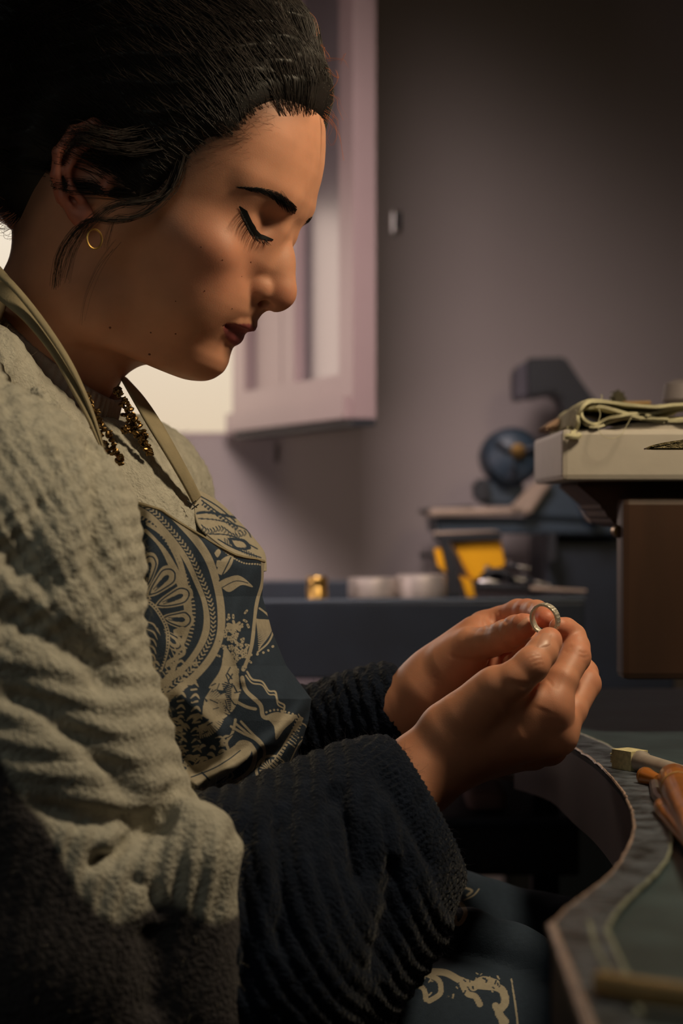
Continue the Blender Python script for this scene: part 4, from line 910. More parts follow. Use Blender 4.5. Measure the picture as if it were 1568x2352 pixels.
def cream_amp(V):
    fx, fy = project(V); U = np.stack([V[:, 0], V[:, 2]], 1)
    r1 = np.sin(2*math.pi*(V[:, 2]+.25*V[:, 0]+.004*noise3(V, 60, 5))/.0125)             # ribs across the arm
    r2 = np.sin(2*math.pi*(V[:, 0]-.2*V[:, 2]+.003*noise3(V, 60, 6))/.0105)
    a1 = sstep(1430, 1560, fy)*(1-sstep(1830, 1920, fy)); a2 = sstep(1860, 1940, fy); a0 = 1-sstep(1430, 1560, fy)
    gm = gmask_(fx, fy)[:, 0]*.85; a1 = a1*(1-gm); a2 = a2*(1-gm); a0 = a0*(1-gm)
    return .0008*a1*r1*(1+noise3(V, 90, 61))+.0013*a2*r2+a0*(.0012*r1*r2*(1+noise3(V, 80, 62))+.0004*noise3(V, 420, 63))+.0005*noise3(V, 700, 8)+.002*noise3(V, 55, 9)
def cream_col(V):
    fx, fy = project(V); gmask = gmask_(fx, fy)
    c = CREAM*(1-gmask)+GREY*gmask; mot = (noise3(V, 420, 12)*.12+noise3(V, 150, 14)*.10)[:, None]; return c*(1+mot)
V = crease(V, Q, [([(205, 960), (228, 1080), (232, 1220), (215, 1340)], 7, 22), ([(-20, 1400), (90, 1440), (200, 1500), (280, 1600)], 9, 34), ([(-20, 1560), (120, 1640), (240, 1740), (330, 1850)], 7, 30), ([(60, 1830), (200, 1880), (330, 1880), (400, 1860)], 9, 26),
    ([(-20, 1250), (60, 1290), (130, 1370)], 6, 40), ([(405, 1810), (375, 1880), (300, 1945), (200, 1990)], 12, 20), ([(300, 2010), (360, 2060), (380, 2110)], 3, 16), ([(120, 1130), (60, 1250), (40, 1330)], 4, 35), ([(350, 2120), (360, 2220), (350, 2352)], 5, 40)])
V = relax(V, Q, 2)
VC = V+normals(V, Q)*cream_amp(V)[:, None]
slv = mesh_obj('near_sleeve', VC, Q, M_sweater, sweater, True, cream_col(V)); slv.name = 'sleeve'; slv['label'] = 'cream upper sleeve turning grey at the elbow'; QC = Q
# near sleeve, navy part
g = Grid((-.13, .92, ZC-.40), (.09, 1.16, ZC-.10), .0017)
nv = [(330, 2200, .995, .084), (520, 2182, 1.01, .084), (655, 2122, 1.04, .075), (800, 1988, 1.06, .065), (895, 1890, 1.076, .047), (985, 1862, 1.09, .042)]
g.chain([G(*a[:3]) for a in nv], [a[3] for a in nv], .018)
sl, X, Y, Z = g.win((-9, -9, -9), (9, 9, 9)); pc = G(995, 1860, 1.07); nrm = np.array([.86, .12, .46]); nrm /= np.linalg.norm(nrm)
g.F = smax(g.F, ((X-pc[0])*nrm[0]+(Y-pc[1])*nrm[1]+(Z-pc[2])*nrm[2]).astype(np.float32), .006)
g.cone(G(885, 1925, 1.075), G(1080, 1830, 1.10), .039, .042, .004, sub=True)
V, Q = g.net()
def navy_amp(V):
    fx, fy = project(V); dcuff = -((V-pc)@nrm); cu = 1-sstep(.020, .028, dcuff)
    s1 = V[:, 0]-.55*(V[:, 2]-ZC+.2)**2*6+.35*(V[:, 2]-ZC)+.003*noise3(V, 45, 21)
    cable = np.abs(np.sin(math.pi*s1/.010))*.0019*(1+.6*noise3(V, 120, 64)); tang = V@np.cross(nrm, [0, 1, 0])
    return (1-cu)*cable+cu*.0007*np.sin(2*math.pi*tang/.0034)+.0009*noise3(V, 800, 22)+.003*(1-cu)*noise3(V, 40, 23)
V = crease(V, Q, [([(760, 1800), (800, 1900), (830, 2050)], 7, 26), ([(640, 1850), (660, 2000), (650, 2200)], 8, 30), ([(860, 1760), (930, 1870), (1000, 2010)], 4, 20), ([(560, 1880), (570, 2100), (560, 2300)], 6, 26), ([(900, 1960), (900, 2080), (860, 2250)], 7, 30)])
VV = V+normals(V, Q)*navy_amp(V)[:, None]
sl2 = mesh_obj('sleeve', VV, Q, M_sweater, sweater, True, np.tile(NAVY, (len(V), 1))*(1+.25*noise3(V, 300, 4))[:, None]); sl2['label'] = 'navy lower sleeve with wide ribbed cuff'; QV = Q
# far sleeve
g = Grid((-.06, 1.12, ZC-.25), (.07, 1.36, ZC-.07), .0015)
g.chain([G(560, 1790, 1.28), G(740, 1725, 1.245), G(850, 1668, 1.225), G(905, 1640, 1.215), (G(960, 1615, 1.21))], [.048, .041, .034, .0275, .026], .02)
sl, X, Y, Z = g.win((-9, -9, -9), (9, 9, 9)); pc2 = G(929, 1620, 1.20); nr2 = np.array([.93, .08, .22]); nr2 /= np.linalg.norm(nr2)
g.F = smax(g.F, ((X-pc2[0])*nr2[0]+(Y-pc2[1])*nr2[1]+(Z-pc2[2])*nr2[2]).astype(np.float32), .004)
V, Q = g.net(); VFs = V+normals(V, Q)*(.0016*np.abs(np.sin(math.pi*(V[:, 0]+.3*V[:, 2]+.002*noise3(V, 60, 31))/.0085))+.0016*noise3(V, 260, 32)+.0010*noise3(V, 800, 33))[:, None]
sl3 = mesh_obj('sleeve', VFs, Q, M_sweater, sweater, True, np.tile(NAVY, (len(V), 1))*(1+.25*noise3(V, 300, 5))[:, None]); sl3['label'] = 'navy far sleeve'; QFs = Q
def fuzz(V, Q, n, m, lo, hi, parent, name, mask=None):
    N = normals(V, Q); ix = rng.integers(0, len(V), n*3); fx, fy = project(V[ix]); vis = (fx > -20) & (fx < 1600) & (fy < 2380); vd = (V[ix]-np.array([0, 0, ZC])); vd /= np.linalg.norm(vd, axis=1)[:, None]
    rim = (N[ix]*vd).sum(1); ok = vis & (rim < .35) & ((rim > -.45) | (rng.random(len(ix)) < .15))
    if mask is not None: ok &= mask(fx, fy)
    out = []; 
    for i in ix[ok][:n]:
        L_ = rng.uniform(lo, hi); d = N[i]+rng.normal(size=3)*.8; d /= np.linalg.norm(d); d2 = d+rng.normal(size=3)*.9; out.append(np.array([V[i]-N[i]*.0004, V[i]+d*L_*.45, V[i]+d*L_*.45+d2*L_*.4]))
    ribbons(out, [.00006]*len(out), name, m, parent)
fuzz(VC, QC, 2600, M_fuzz, .003, .007, slv, 'wool_fuzz'); fuzz(VV, QV, 2600, M_nfuzz, .003, .006, sl2, 'wool_fuzz'); fuzz(VFs, QFs, 1600, M_nfuzz, .002, .006, sl3, 'wool_fuzz')
sv = np.array([v.co for v in sweater.data.vertices]); sq = np.array([p.vertices[:] for p in sweater.data.polygons])
fuzz(sv, sq, 2600, M_fuzz, .002, .006, sweater, 'wool_fuzz', lambda fx, fy: (fy < 1200) & (fx < 520))
# ------------------------------------------------------------------ printed apron
RX, RY, SS = 220, 1100, 2.0
IMG = np.zeros((int(820*SS), int(700*SS)), np.float32)     # 0 navy cloth, 1 cream print
def stroke(pts, w, v=1.0, closed=False, n=0, taper=False, ss=None, img=None):
    img = IMG if img is None else img
    P = np.array([(x, y, 0) for x, y in pts], float)
    if closed: P = np.concatenate([P, P[:1]])
    P = spline(P, n or max(6, len(P)*6))[:, :2] if len(P) > 2 else P[:, :2]
    P = (P-[RX, RY])*SS; w2 = w*SS/2; m = len(P)
    for i in range(m-1):
        a, b = P[i], P[i+1]; ww = w2*(math.sin(math.pi*min(.98, max(.12, (i+.5)/(m-1)))) if taper else 1); r = ww+1.5
        x0, y0 = np.floor(np.minimum(a, b)-r).astype(int); x1, y1 = np.ceil(np.maximum(a, b)+r).astype(int)
        x0, y0 = max(0, x0), max(0, y0); x1, y1 = min(img.shape[1]-1, x1), min(img.shape[0]-1, y1)
        if x1 <= x0 or y1 <= y0: continue
        xx, yy = np.meshgrid(np.arange(x0, x1+1), np.arange(y0, y1+1)); e = b-a; t = np.clip(((xx-a[0])*e[0]+(yy-a[1])*e[1])/(e@e+1e-9), 0, 1)
        d = np.hypot(xx-a[0]-t*e[0], yy-a[1]-t*e[1]); al = np.clip(ww-d+.5, 0, 1); s_ = img[y0:y1+1, x0:x1+1]; s_ += (v-s_)*al
def blob(pts, v=1.0, img=None):
    img = IMG if img is None else img
    P = spline([(x, y, 0) for x, y in list(pts)+[pts[0]]], len(pts)*6)[:, :2]; P = (P-[RX, RY])*SS; x0, y0 = np.maximum(np.floor(P.min(0)).astype(int), 0); x1, y1 = np.ceil(P.max(0)).astype(int)
    x1, y1 = min(x1, img.shape[1]-1), min(y1, img.shape[0]-1)
    if x1 <= x0 or y1 <= y0: return
    xx, yy = np.meshgrid(np.arange(x0, x1+1)+.01, np.arange(y0, y1+1)+.01); ins = np.zeros(xx.shape, bool)
    for i in range(len(P)):
        a, b = P[i], P[(i+1) % len(P)]; c = ((a[1] <= yy) & (b[1] > yy)) | ((b[1] <= yy) & (a[1] > yy))
        with np.errstate(all='ignore'): xi = a[0]+(yy-a[1])/(b[1]-a[1])*(b[0]-a[0])
        ins ^= c & (xx < xi)
    img[y0:y1+1, x0:x1+1][ins] = v
def along(pts, step):
    P = spline([(x, y, 0) for x, y in pts], 200)[:, :2]; L_ = np.concatenate([[0], np.cumsum(np.linalg.norm(np.diff(P, axis=0), axis=1))]); ts = np.arange(step/2, L_[-1], step)
    Q_ = np.stack([np.interp(ts, L_, P[:, 0]), np.interp(ts, L_, P[:, 1])], 1); T = np.stack([np.interp(ts+1, L_, P[:, 0]), np.interp(ts+1, L_, P[:, 1])], 1)-Q_; T /= np.linalg.norm(T, axis=1)[:, None]+1e-9
    return Q_, T, np.stack([-T[:, 1], T[:, 0]], 1)
def beads(pts, step, r, v=1.0, off=0):
    for q, t, n in zip(*along(pts, step)): c = q+n*off; stroke([c-t*.1, c+t*.1], 2*r, v)
def combline(pts, step, ln, w, v=1.0, off=0, slant=0):
    for q, t, n in zip(*along(pts, step)): a = q+n*off; stroke([a, a+n*ln+t*slant], w, v)
gp = lambda *L_: [(x/2.063, 850+y/2.063) for x, y in L_]
kp = lambda *L_: [(300+x/1.96, 1500+y/1.96) for x, y in L_]
# big paisley sweep
band = gp((560, 610), (640, 640), (760, 740), (860, 860), (930, 990), (975, 1110), (975, 1230), (930, 1340), (840, 1440), (700, 1520))
outer_ = gp((640, 595), (740, 625), (830, 700), (920, 800), (985, 900), (1025, 1020), (1045, 1140), (1040, 1260), (990, 1370), (900, 1470), (780, 1560))
stroke(outer_, 17, 1); stroke(band, 17, 1)
midb = gp((600, 600), (700, 650), (800, 745), (890, 860), (950, 980), (1000, 1120), (1005, 1240), (955, 1350), (865, 1455), (740, 1540))
stroke(midb, 15, 0); 
for i, (q, t, n) in enumerate(zip(*along(midb, 10))): stroke([q-n*5-t*2, q+t*3, q+n*5-t*2], 3.0, 1)
inb = gp((580, 640), (680, 700), (780, 800), (850, 920), (900, 1050), (915, 1160), (890, 1290), (820, 1390))
stroke(inb, 12, 0); combline(inb, 9, 6, 3.6, 1, -3); stroke(gp((700, 730), (790, 800), (850, 900), (880, 1020)), 8, 1); stroke(gp((640, 660), (735, 730), (800, 830), (845, 930), (870, 1030)), 5, 1)
stroke(gp((690, 760), (770, 850), (830, 960), (870, 1050), (890, 1150), (870, 1280), (800, 1400)), 20, 1, taper=True)
# flower fan
for (cx, cy, ang, L_, W_) in [(640, 1060, 200, 120, 60), (655, 960, 262, 150, 56), (700, 960, 280, 140, 54), (760, 1010, 315, 150, 70), (815, 1085, 338, 150, 66), (835, 1180, 5, 120, 64), (800, 1270, 40, 120, 50)]:
    a = R(ang); c = np.array([cx/2.063, 850+cy/2.063]); u = np.array([math.cos(a), math.sin(a)]); n = np.array([-u[1], u[0]]); L2, W2 = L_/2.063/1.9, W_/2.063/1.9
    prof = [(-1, 0), (-.6, .45), (0, .8), (.6, 1), (.95, .55), (1.05, 0), (.95, -.55), (.6, -1), (0, -.8), (-.6, -.45)]
    blob([c+u*p*L2*1.25+n*q*W2*1.35 for p, q in prof], 1); stroke([c+u*p*L2+n*q*W2 for p, q in prof], 3.4, 0, True); blob([c+u*(p*.55+.1)*L2+n*q*W2*.35 for p, q in prof], 0)
    for k in (-.35, .35): stroke([c-u*L2*.6+n*k*W2*.4, c+u*L2*.1+n*k*W2*.8], 2, 0)
arcf = gp((600, 1170), (650, 1110), (700, 1100), (750, 1150), (790, 1230), (790, 1320), (760, 1420)); stroke(arcf, 9, 1); beads(arcf, 7, 1.8, 0)
stroke(gp((720, 1160), (765, 1240), (770, 1340), (720, 1470), (650, 1570)), 11, 0); 
for k in range(9): stroke(gp((690-k*4, 1190+k*34), (725, 1205+k*36), (748-k*3, 1245+k*34)), 4, 1, taper=True)
for k in range(7): stroke(gp((620, 1230+k*46), (655, 1210+k*46), (680, 1240+k*46)), 5, 1, taper=True); stroke(gp((640, 1250+k*46), (670, 1262+k*46)), 3, 1)
for k in range(8): stroke(gp((820-k*10, 1300+k*26), (840-k*8, 1370+k*24), (800-k*12, 1430+k*22)), 5, 1, taper=True)
stroke(gp((850, 1270), (870, 1340), (800, 1380), (790, 1400)), 8, 1); blob(gp((820, 1230), (870, 1215), (880, 1250), (830, 1260)), 1)
# right of the sweep: leaves, dotted hem, hatched fan
for L_ in [((1025, 1010), (1070, 985), (1130, 975), (1195, 1028), (1140, 1020), (1080, 1050)), ((1020, 960), (1045, 900), (1100, 880), (1090, 930), (1050, 970)), ((1010, 870), (1030, 850), (1042, 865), (1025, 890)), ((1022, 905), (1040, 905), (1035, 935), (1020, 930))]: blob(gp(*L_), 1)
stroke(gp((1035, 1000), (1060, 950), (1090, 890)), 3, 0); stroke(gp((1050, 1030), (1110, 1000), (1170, 1010)), 2, 0)
hem = gp((1045, 845), (1090, 885), (1150, 915), (1240, 925)); beads(hem, 6, 2.2, 1)
stroke(gp((1240, 900), (1240, 1000), (1215, 1090), (1200, 1200), (1185, 1320), (1150, 1420)), 8, 1)
for k in range(22): t = k/21; stroke(gp((1210+10*t, 1180+150*t-30*math.sin(t*3)), (1290-60*t*t, 1190+120*t)), 2.6, 1)
stroke(gp((1225, 1130), (1270, 1170), (1290, 1230), (1270, 1290), (1215, 1340)), 4, 1); beads(gp((1300, 1300), (1260, 1335), (1210, 1350), (1180, 1350)), 14, 3, 1)
for i in range(95):
    x, y = 1110+rng.normal()*34, 1300+rng.normal()*62
    if x < 1185: a = rng.uniform(0, 3.1); stroke(gp((x-7*math.cos(a), y-7*math.sin(a)), (x+7*math.cos(a), y+7*math.sin(a))), 5, 1); stroke(gp((x, y), (x+1, y+1)), 2.2, 0)
for k in range(7): a = k*.9; stroke(gp((1110, 1215), (1110+34*math.cos(a), 1215+24*math.sin(a))), 6, 1, taper=True)
blob(gp((1060, 1300), (1120, 1400), (1130, 1560), (1060, 1650), (960, 1640), (980, 1520), (1040, 1420)), 1)
for k in range(26): x, y = 1000+rng.uniform(0, 120), 1400+rng.uniform(0, 250); stroke(gp((x, y), (x+rng.uniform(-30, 30), y+rng.uniform(5, 40))), rng.uniform(2, 5), 0)
for k in range(13): stroke(gp((940+k*9, 1500+k*2), (975+k*8, 1570-k*4)), 4, 0); stroke(gp((1050+k*3, 1490+k*10), (1090, 1500+k*9)), 3, 0)
# lower bib: fans, scallops, swirls
for k in range(30): a = 1.2+k*.085; c = np.array([300+300/1.96, 1500+260/1.96]); r0, r1 = 34, 62; stroke([c+np.array([math.cos(a-2.2), -math.sin(a-2.2)*-1])*r0, c+np.array([math.cos(a-2.2), math.sin(a-2.2)])*r1], 3.4, 1)
for j in range(9):
    for i in range(5): x, y = 30+i*60+rng.normal()*5, 60+j*48+rng.normal()*5; stroke(kp((x, y), (x+22, y-16), (x+40, y+4)), 6, 1, taper=True); stroke(kp((x+6, y+18), (x+30, y+14)), 4.5, 1, taper=True)
for (o_, w_) in ((0, 4), (16, 3)):
    stroke(kp((520-o_*.3, 85+o_), (545, 120+o_), (590, 130+o_), (620, 170+o_), (650, 175+o_), (660, 215+o_), (690, 235+o_), (680-o_, 275)), w_, 1)
stroke(kp((500, 110), (520, 170), (580, 230), (600, 290), (680, 290), (740, 285)), 9, 1); stroke(kp((478, 220), (520, 240), (560, 250)), 7, 1)
blob(kp((600, 285), (660, 265), (735, 290), (690, 340), (650, 390), (640, 330)), 1); beads(kp((600, 270), (660, 255), (740, 280)), 9, 2.6, 1)
for o_ in (0, 22, 44): stroke(kp((450+o_, 330-o_*.5), (500+o_, 360), (560+o_*.6, 390+o_*.3), (600, 440), (590, 500)), 5.5, 1)
stroke(kp((500, 470), (470, 440), (490, 405), (530, 410), (555, 450), (545, 510), (500, 560), (430, 590), (350, 600), (270, 640)), 11, 1); stroke(kp((505, 440), (520, 450), (515, 475)), 6, 1)
stroke(kp((470, 300), (455, 360), (430, 400), (440, 440)), 6, 1); stroke(kp((540, 520), (480, 590), (380, 625), (300, 650)), 4, 1)
cF = np.array(kp((630, 530))[0]); 
for k in range(22): a = k*.2856; stroke([cF+np.array([math.cos(a), math.sin(a)])*13, cF+np.array([math.cos(a), math.sin(a)])*25], 3.2, 1)
stroke([cF+np.array([math.cos(a)*33, math.sin(a)*36]) for a in np.linspace(0, 6.28, 14)], 6, 1); stroke([cF+np.array([math.cos(a)*7, math.sin(a)*8]) for a in np.linspace(0, 6.28, 9)], 5, 1)
for k in range(12): stroke(kp((200+k*22, 480+k*4), (215+k*22, 520+k*3), (200+k*20, 560+k*2)), 4.5, 1, taper=True)
for k in range(8): stroke(kp((170+k*30, 580+rng.normal()*12), (200+k*30, 600+rng.normal()*12), (215+k*30, 640)), 6, 1, taper=True)
stroke(kp((740, 300), (790, 330), (800, 370), (760, 400), (720, 480), (700, 540)), 3, 1); beads(kp((745, 380), (785, 372), (800, 350)), 8, 2, 1)
for k in range(10): stroke(kp((700+k*6, 400-k*14), (735+k*4, 420-k*14)), 3.5, 1, taper=True)
stroke(kp((690, 560), (730, 590), (760, 600)), 5, 1); stroke(kp((660, 600), (700, 620), (740, 640)), 4, 1)
for k in range(70):
    x, y = rng.uniform(300, 520), rng.uniform(1640, 1800); a = rng.uniform(-.6, .5); L_ = rng.uniform(10, 30)
    stroke([(x, y), (x+L_*.5, y+L_*.5*math.tan(a)-5), (x+L_, y+L_*math.tan(a))], rng.uniform(4, 9), 1, taper=True)
for k in range(60):
    x, y = rng.uniform(300, 540), rng.uniform(1560, 1800); a = rng.uniform(-.6, .5); L_ = rng.uniform(6, 18); stroke([(x, y), (x+L_, y+L_*math.tan(a))], rng.uniform(1.5, 3), 0)
blob([(430, 1760), (500, 1735), (560, 1700), (575, 1730), (520, 1780), (450, 1815), (415, 1800)], 1); stroke([(440, 1785), (500, 1762), (550, 1725)], 3, 0); stroke([(465, 1775), (480, 1790)], 4, 0)
stroke([(590, 1790), (630, 1750), (660, 1700), (690, 1650)], 10, 1); combline([(590, 1800), (640, 1745), (680, 1680)], 8, 14, 3, 0, -7)
PN = np.array(lin(48, 60, 76)[:3]); PC = np.array(lin(168, 159, 142)[:3])
def sample(fx, fy, img=IMG):
    x = np.clip((fx-RX)*SS, 0, img.shape[1]-1.01); y = np.clip((fy-RY)*SS, 0, img.shape[0]-1.01); xi = x.astype(int); yi = y.astype(int)
    u = x-xi; v = y-yi; x2 = np.minimum(xi+1, img.shape[1]-1); y2 = np.minimum(yi+1, img.shape[0]-1)
    k = (img[yi, xi]*(1-u)+img[yi, x2]*u)*(1-v)+(img[y2, xi]*(1-u)+img[y2, x2]*u)*v; return PN*(1-k[:, None])+PC*k[:, None]
nu, nv_ = 560, 720; su = np.linspace(0, 1.22, nu); vv = np.linspace(0, 1, nv_); SU, VVv = np.meshgrid(su, vv)
phi = SU*math.pi/2; sn = np.sin(phi); u_lin = np.where(SU <= 1, sn, 2-sn)
ytop = np.interp(np.minimum(u_lin, 1), [0, .1, .38, .52, .68, .82, 1], [1132, 1142, 1172, 1205, 1245, 1275, 1290]); PY = ytop+(1885-ytop)*VVv
xR = np.interp(PY, [1130, 1290, 1370, 1450, 1530, 1605, 1655, 1710, 1790, 1885], [560, 606, 600, 622, 656, 714, 708, 690, 645, 590]); XL = 245.
PX = XL+(xR-XL)*sn; dep = 1.035+.125*(1-np.cos(phi))
fold = np.zeros_like(dep)
for pts, amp, sg in [([(600, 1295), (560, 1360), (540, 1450), (560, 1560)], .006, 16), ([(610, 1400), (600, 1480), (560, 1560), (520, 1640)], -.005, 18), ([(712, 1600), (650, 1672), (560, 1745), (450, 1800)], .013, 15), ([(708, 1638), (655, 1705), (570, 1775), (470, 1830)], -.014, 11),
                     ([(430, 1190), (440, 1300), (400, 1450)], -.004, 22), ([(340, 1160), (345, 1300), (330, 1450)], .004, 20), ([(470, 1235), (540, 1285), (600, 1296)], -.004, 9), ([(660, 1540), (640, 1600), (600, 1700)], .005, 18), ([(420, 1600), (500, 1680), (520, 1760)], .005, 22), ([(360, 1650), (440, 1750), (470, 1800)], -.006, 24)]:
    P = spline([(x, y, 0) for x, y in pts], 16)[:, :2]; d = np.full(PX.shape, 1e9)
    for i in range(15):
        e = P[i+1]-P[i]; t = np.clip(((PX-P[i, 0])*e[0]+(PY-P[i, 1])*e[1])/(e@e), 0, 1); d = np.minimum(d, np.hypot(PX-P[i, 0]-t*e[0], PY-P[i, 1]-t*e[1]))
    fold += amp*np.exp(-(d/sg)**2)
dep = dep-fold*np.clip(np.cos(phi)+.15, 0, 1)
V = np.stack([(PX-784)/FPX*dep, dep, ZC+(1176-PY)/FPX*dep], -1).reshape(-1, 3); V += noise3(V, 130, 41)[:, None]*.0006
ii = np.arange(nu*nv_).reshape(nv_, nu); Q = np.stack([ii[:-1, :-1], ii[1:, :-1], ii[1:, 1:], ii[:-1, 1:]], -1).reshape(-1, 4)
FXp = (XL+(xR-XL)*u_lin).ravel(); apron = mesh_obj('apron', V, Q, M_apron, person, True, sample(FXp, PY.ravel())); apron['label'] = 'navy apron with cream paisley print'
sm = apron.modifiers.new('thickness', 'SOLIDIFY'); sm.thickness = .0009; sm.offset = 0
hemP = V.reshape(nv_, nu, 3)[0, ::6]
MB().tube(list(hemP[:80]), .0011, 6).build('hem', M_strap, apron, True)
# folded far corner of the bib
IMG2 = np.ones_like(IMG)
for L_, w_ in [([(458, 1140), (500, 1165), (540, 1200)], 3), ([(455, 1192), (500, 1196), (560, 1215), (575, 1235)], 3), ([(452, 1180), (480, 1178), (540, 1190)], 6), ([(480, 1228), (530, 1232), (590, 1262)], 3), ([(500, 1240), (540, 1262), (598, 1282)], 3), ([(535, 1165), (537, 1200), (543, 1260)], 1.6)]: stroke(L_, w_, 0, img=IMG2)
for k in range(12): x, y = 462+k*7, 1150+k*5.2; stroke([(x, y), (x+5, y+5), (x+1, y+11)], 3.2, 0, img=IMG2); stroke([(x+6, y+14), (x+12, y+12)], 3, 0, img=IMG2)
for k in range(16): x, y = 462+k*6.5, 1213+k*1.2+6*math.sin(k*.7); stroke([(x, y-6), (x+4, y), (x, y+6)], 2.6, 0, img=IMG2)
for k in range(14): x, y = 515+k*5.5, 1238+k*3.0; stroke([(x, y), (x+1.5, y+13-k*.4)], 2.6, 0, img=IMG2)
blob([(520, 1236), (560, 1240), (575, 1262), (540, 1262)], 0, img=IMG2); blob([(532, 1242), (556, 1246), (564, 1258), (542, 1257)], 1, img=IMG2)
Lc = spline([(454, 1128, 1.163), (446, 1160, 1.150), (456, 1208, 1.138), (500, 1248, 1.128), (560, 1288, 1.130), (600, 1312, 1.150)], 120); Rc = spline([(456, 1127, 1.170), (500, 1152, 1.185), (548, 1198, 1.195), (585, 1240, 1.195), (607, 1272, 1.185), (611, 1312, 1.165)], 120)
w_ = np.linspace(0, 1, 110)[None, :, None]; Gq = Lc[:, None]*(1-w_)+Rc[:, None]*w_; Gq[..., 2] -= .006*np.sin(w_[..., 0]*math.pi)
fx, fy, dd = Gq[..., 0].ravel(), Gq[..., 1].ravel(), Gq[..., 2].ravel(); V = np.stack([(fx-784)/FPX*dd, dd, ZC+(1176-fy)/FPX*dd], 1)
ii = np.arange(120*110).reshape(120, 110); Q = np.stack([ii[:-1, :-1], ii[1:, :-1], ii[1:, 1:], ii[:-1, 1:]], -1).reshape(-1, 4)
o = mesh_obj('bib_corner', V, Q, M_apron, apron, True, sample(fx, fy, IMG2)); sm = o.modifiers.new('thickness', 'SOLIDIFY'); sm.thickness = .0009; sm.offset = 0
# straps
def strap(name, L_, Rr_, th=.0012):
    A = spline([at(*p) for p in L_], 50); B = spline([at(*p) for p in Rr_], 50); V = []
    for a, b in zip(A, B):
        for k in range(7): u = k/6; V.append(a*(1-u)+b*u+np.array([0, -.0015*math.sin(u*math.pi), 0]))
    F = [(i*7+j, (i+1)*7+j, (i+1)*7+j+1, i*7+j+1) for i in range(49) for j in range(6)]
    o = mesh_obj(name, V, F, M_strap, apron, True); m = o.modifiers.new('thickness', 'SOLIDIFY'); m.thickness = th; return o
strap('strap', [(-60, 640, 1.07), (0, 690, 1.055), (60, 740, 1.045), (120, 815, 1.04), (168, 900, 1.035), (205, 970, 1.035), (236, 1045, 1.04)], [(-40, 570, 1.09), (10, 622, 1.07), (70, 700, 1.058), (125, 780, 1.05), (180, 870, 1.045), (214, 950, 1.042), (240, 1036, 1.043)])
strap('strap', [(-60, 600, 1.062), (20, 660, 1.05), (90, 745, 1.043), (150, 835, 1.038), (200, 930, 1.036), (234, 1030, 1.04)], [(-45, 575, 1.066), (30, 645, 1.054), (100, 730, 1.047), (165, 830, 1.041), (210, 930, 1.039), (240, 1025, 1.042)], .002)
strap('strap', [(272, 855, 1.165), (300, 905, 1.135), (340, 975, 1.120), (385, 1050, 1.118), (425, 1120, 1.128), (446, 1160, 1.140)], [(292, 868, 1.175), (330, 910, 1.150), (368, 965, 1.135), (405, 1030, 1.128), (440, 1095, 1.135), (462, 1140, 1.148)])
st = MB()
for a, b in (((430, 1150), (452, 1166)), ((434, 1162), (450, 1150)), ((440, 1170), (456, 1158))): st.tube([at(*a, 1.128), at(*b, 1.13)], .0004, 5)
st.build('stitching', M_dark, apron, True)
# lap cloth over the thighs
g = Grid((-.20, .96, .62), (.33, 1.40, ZC-.16), .0024)
g.chain([G(140, 2500, 1.24), G(1000, 2240, 1.25), np.array([.30, 1.27, .74])], [.10, .070, .062], .02); g.chain([G(200, 2900, 1.08), G(1050, 2535, 1.11), np.array([.30, 1.05, .72])], [.095, .082, .07], .015)
g.chain([G(985, 2120, 1.165), G(1080, 2150, 1.15), G(1180, 2195, 1.14), G(1290, 2260, 1.13)], [.010, .016, .019, .020], .008)
V, Q = g.net(); V = V+normals(V, Q)*(.004*noise3(V, 28, 51)+.0015*noise3(V, 80, 52))[:, None]
for _ in range(2):                        # finer cloth where the print is seen
    fx, fy = project(V); qx = fx[Q].mean(1); qy = fy[Q].mean(1); m = (qx > 880) & (qx < 1290) & (qy > 2010) & (qy < 2380) & (V[Q].mean(1)[:, 2] > .74)
    A_, B_, C_, D_q = (V[Q[m][:, i]] for i in range(4)); nb = len(V); k = m.sum(); ctr = (A_+B_+C_+D_q)/4; e = [(A_+B_)/2, (B_+C_)/2, (C_+D_q)/2, (D_q+A_)/2]
    V = np.concatenate([V, ctr]+e); c0_ = nb+np.arange(k); ei = [nb+k*(i+1)+np.arange(k) for i in range(4)]; q = Q[m]
    Q = np.concatenate([Q[~m], np.stack([q[:, 0], ei[0], c0_, ei[3]], 1), np.stack([ei[0], q[:, 1], ei[1], c0_], 1), np.stack([c0_, ei[1], q[:, 2], ei[2]], 1), np.stack([ei[3], c0_, ei[2], q[:, 3]], 1)])
fx, fy = project(V)
RX0, RY0 = RX, RY; RX, RY = 860, 1960; IM3 = np.zeros_like(IMG); cp = lambda *L_: [(1000+x/2.76, 1600+y/2.76) for x, y in L_]
stroke(cp((90, 1340), (150, 1310), (190, 1370), (150, 1440), (100, 1420)), 10, 1, img=IM3); stroke(cp((60, 1400), (110, 1380), (130, 1430)), 8, 1, img=IM3); stroke(cp((180, 1290), (240, 1260), (275, 1220)), 3, 1, img=IM3)
stroke(cp((180, 1210), (230, 1230), (200, 1260)), 5, 1, img=IM3); stroke(cp((-60, 1300), (0, 1330), (60, 1310)), 8, 1, img=IM3)
for L_, ww in [(((-140, 1700), (-60, 1740), (60, 1750), (160, 1800), (260, 1830), (360, 1840)), 16), (((160, 1800), (200, 1880), (250, 1900), (280, 1950)), 14), (((340, 1830), (420, 1860), (440, 1940), (400, 2000), (440, 2060)), 18), (((-60, 1760), (20, 1800), (30, 1880), (-40, 1930)), 12), (((240, 1840), (300, 1800), (380, 1820)), 20), (((-150, 1820), (-80, 1850), (-60, 1920)), 12), (((380, 1960), (420, 2040), (430, 2120)), 16)]: stroke(cp(*L_), ww, 1, img=IM3)
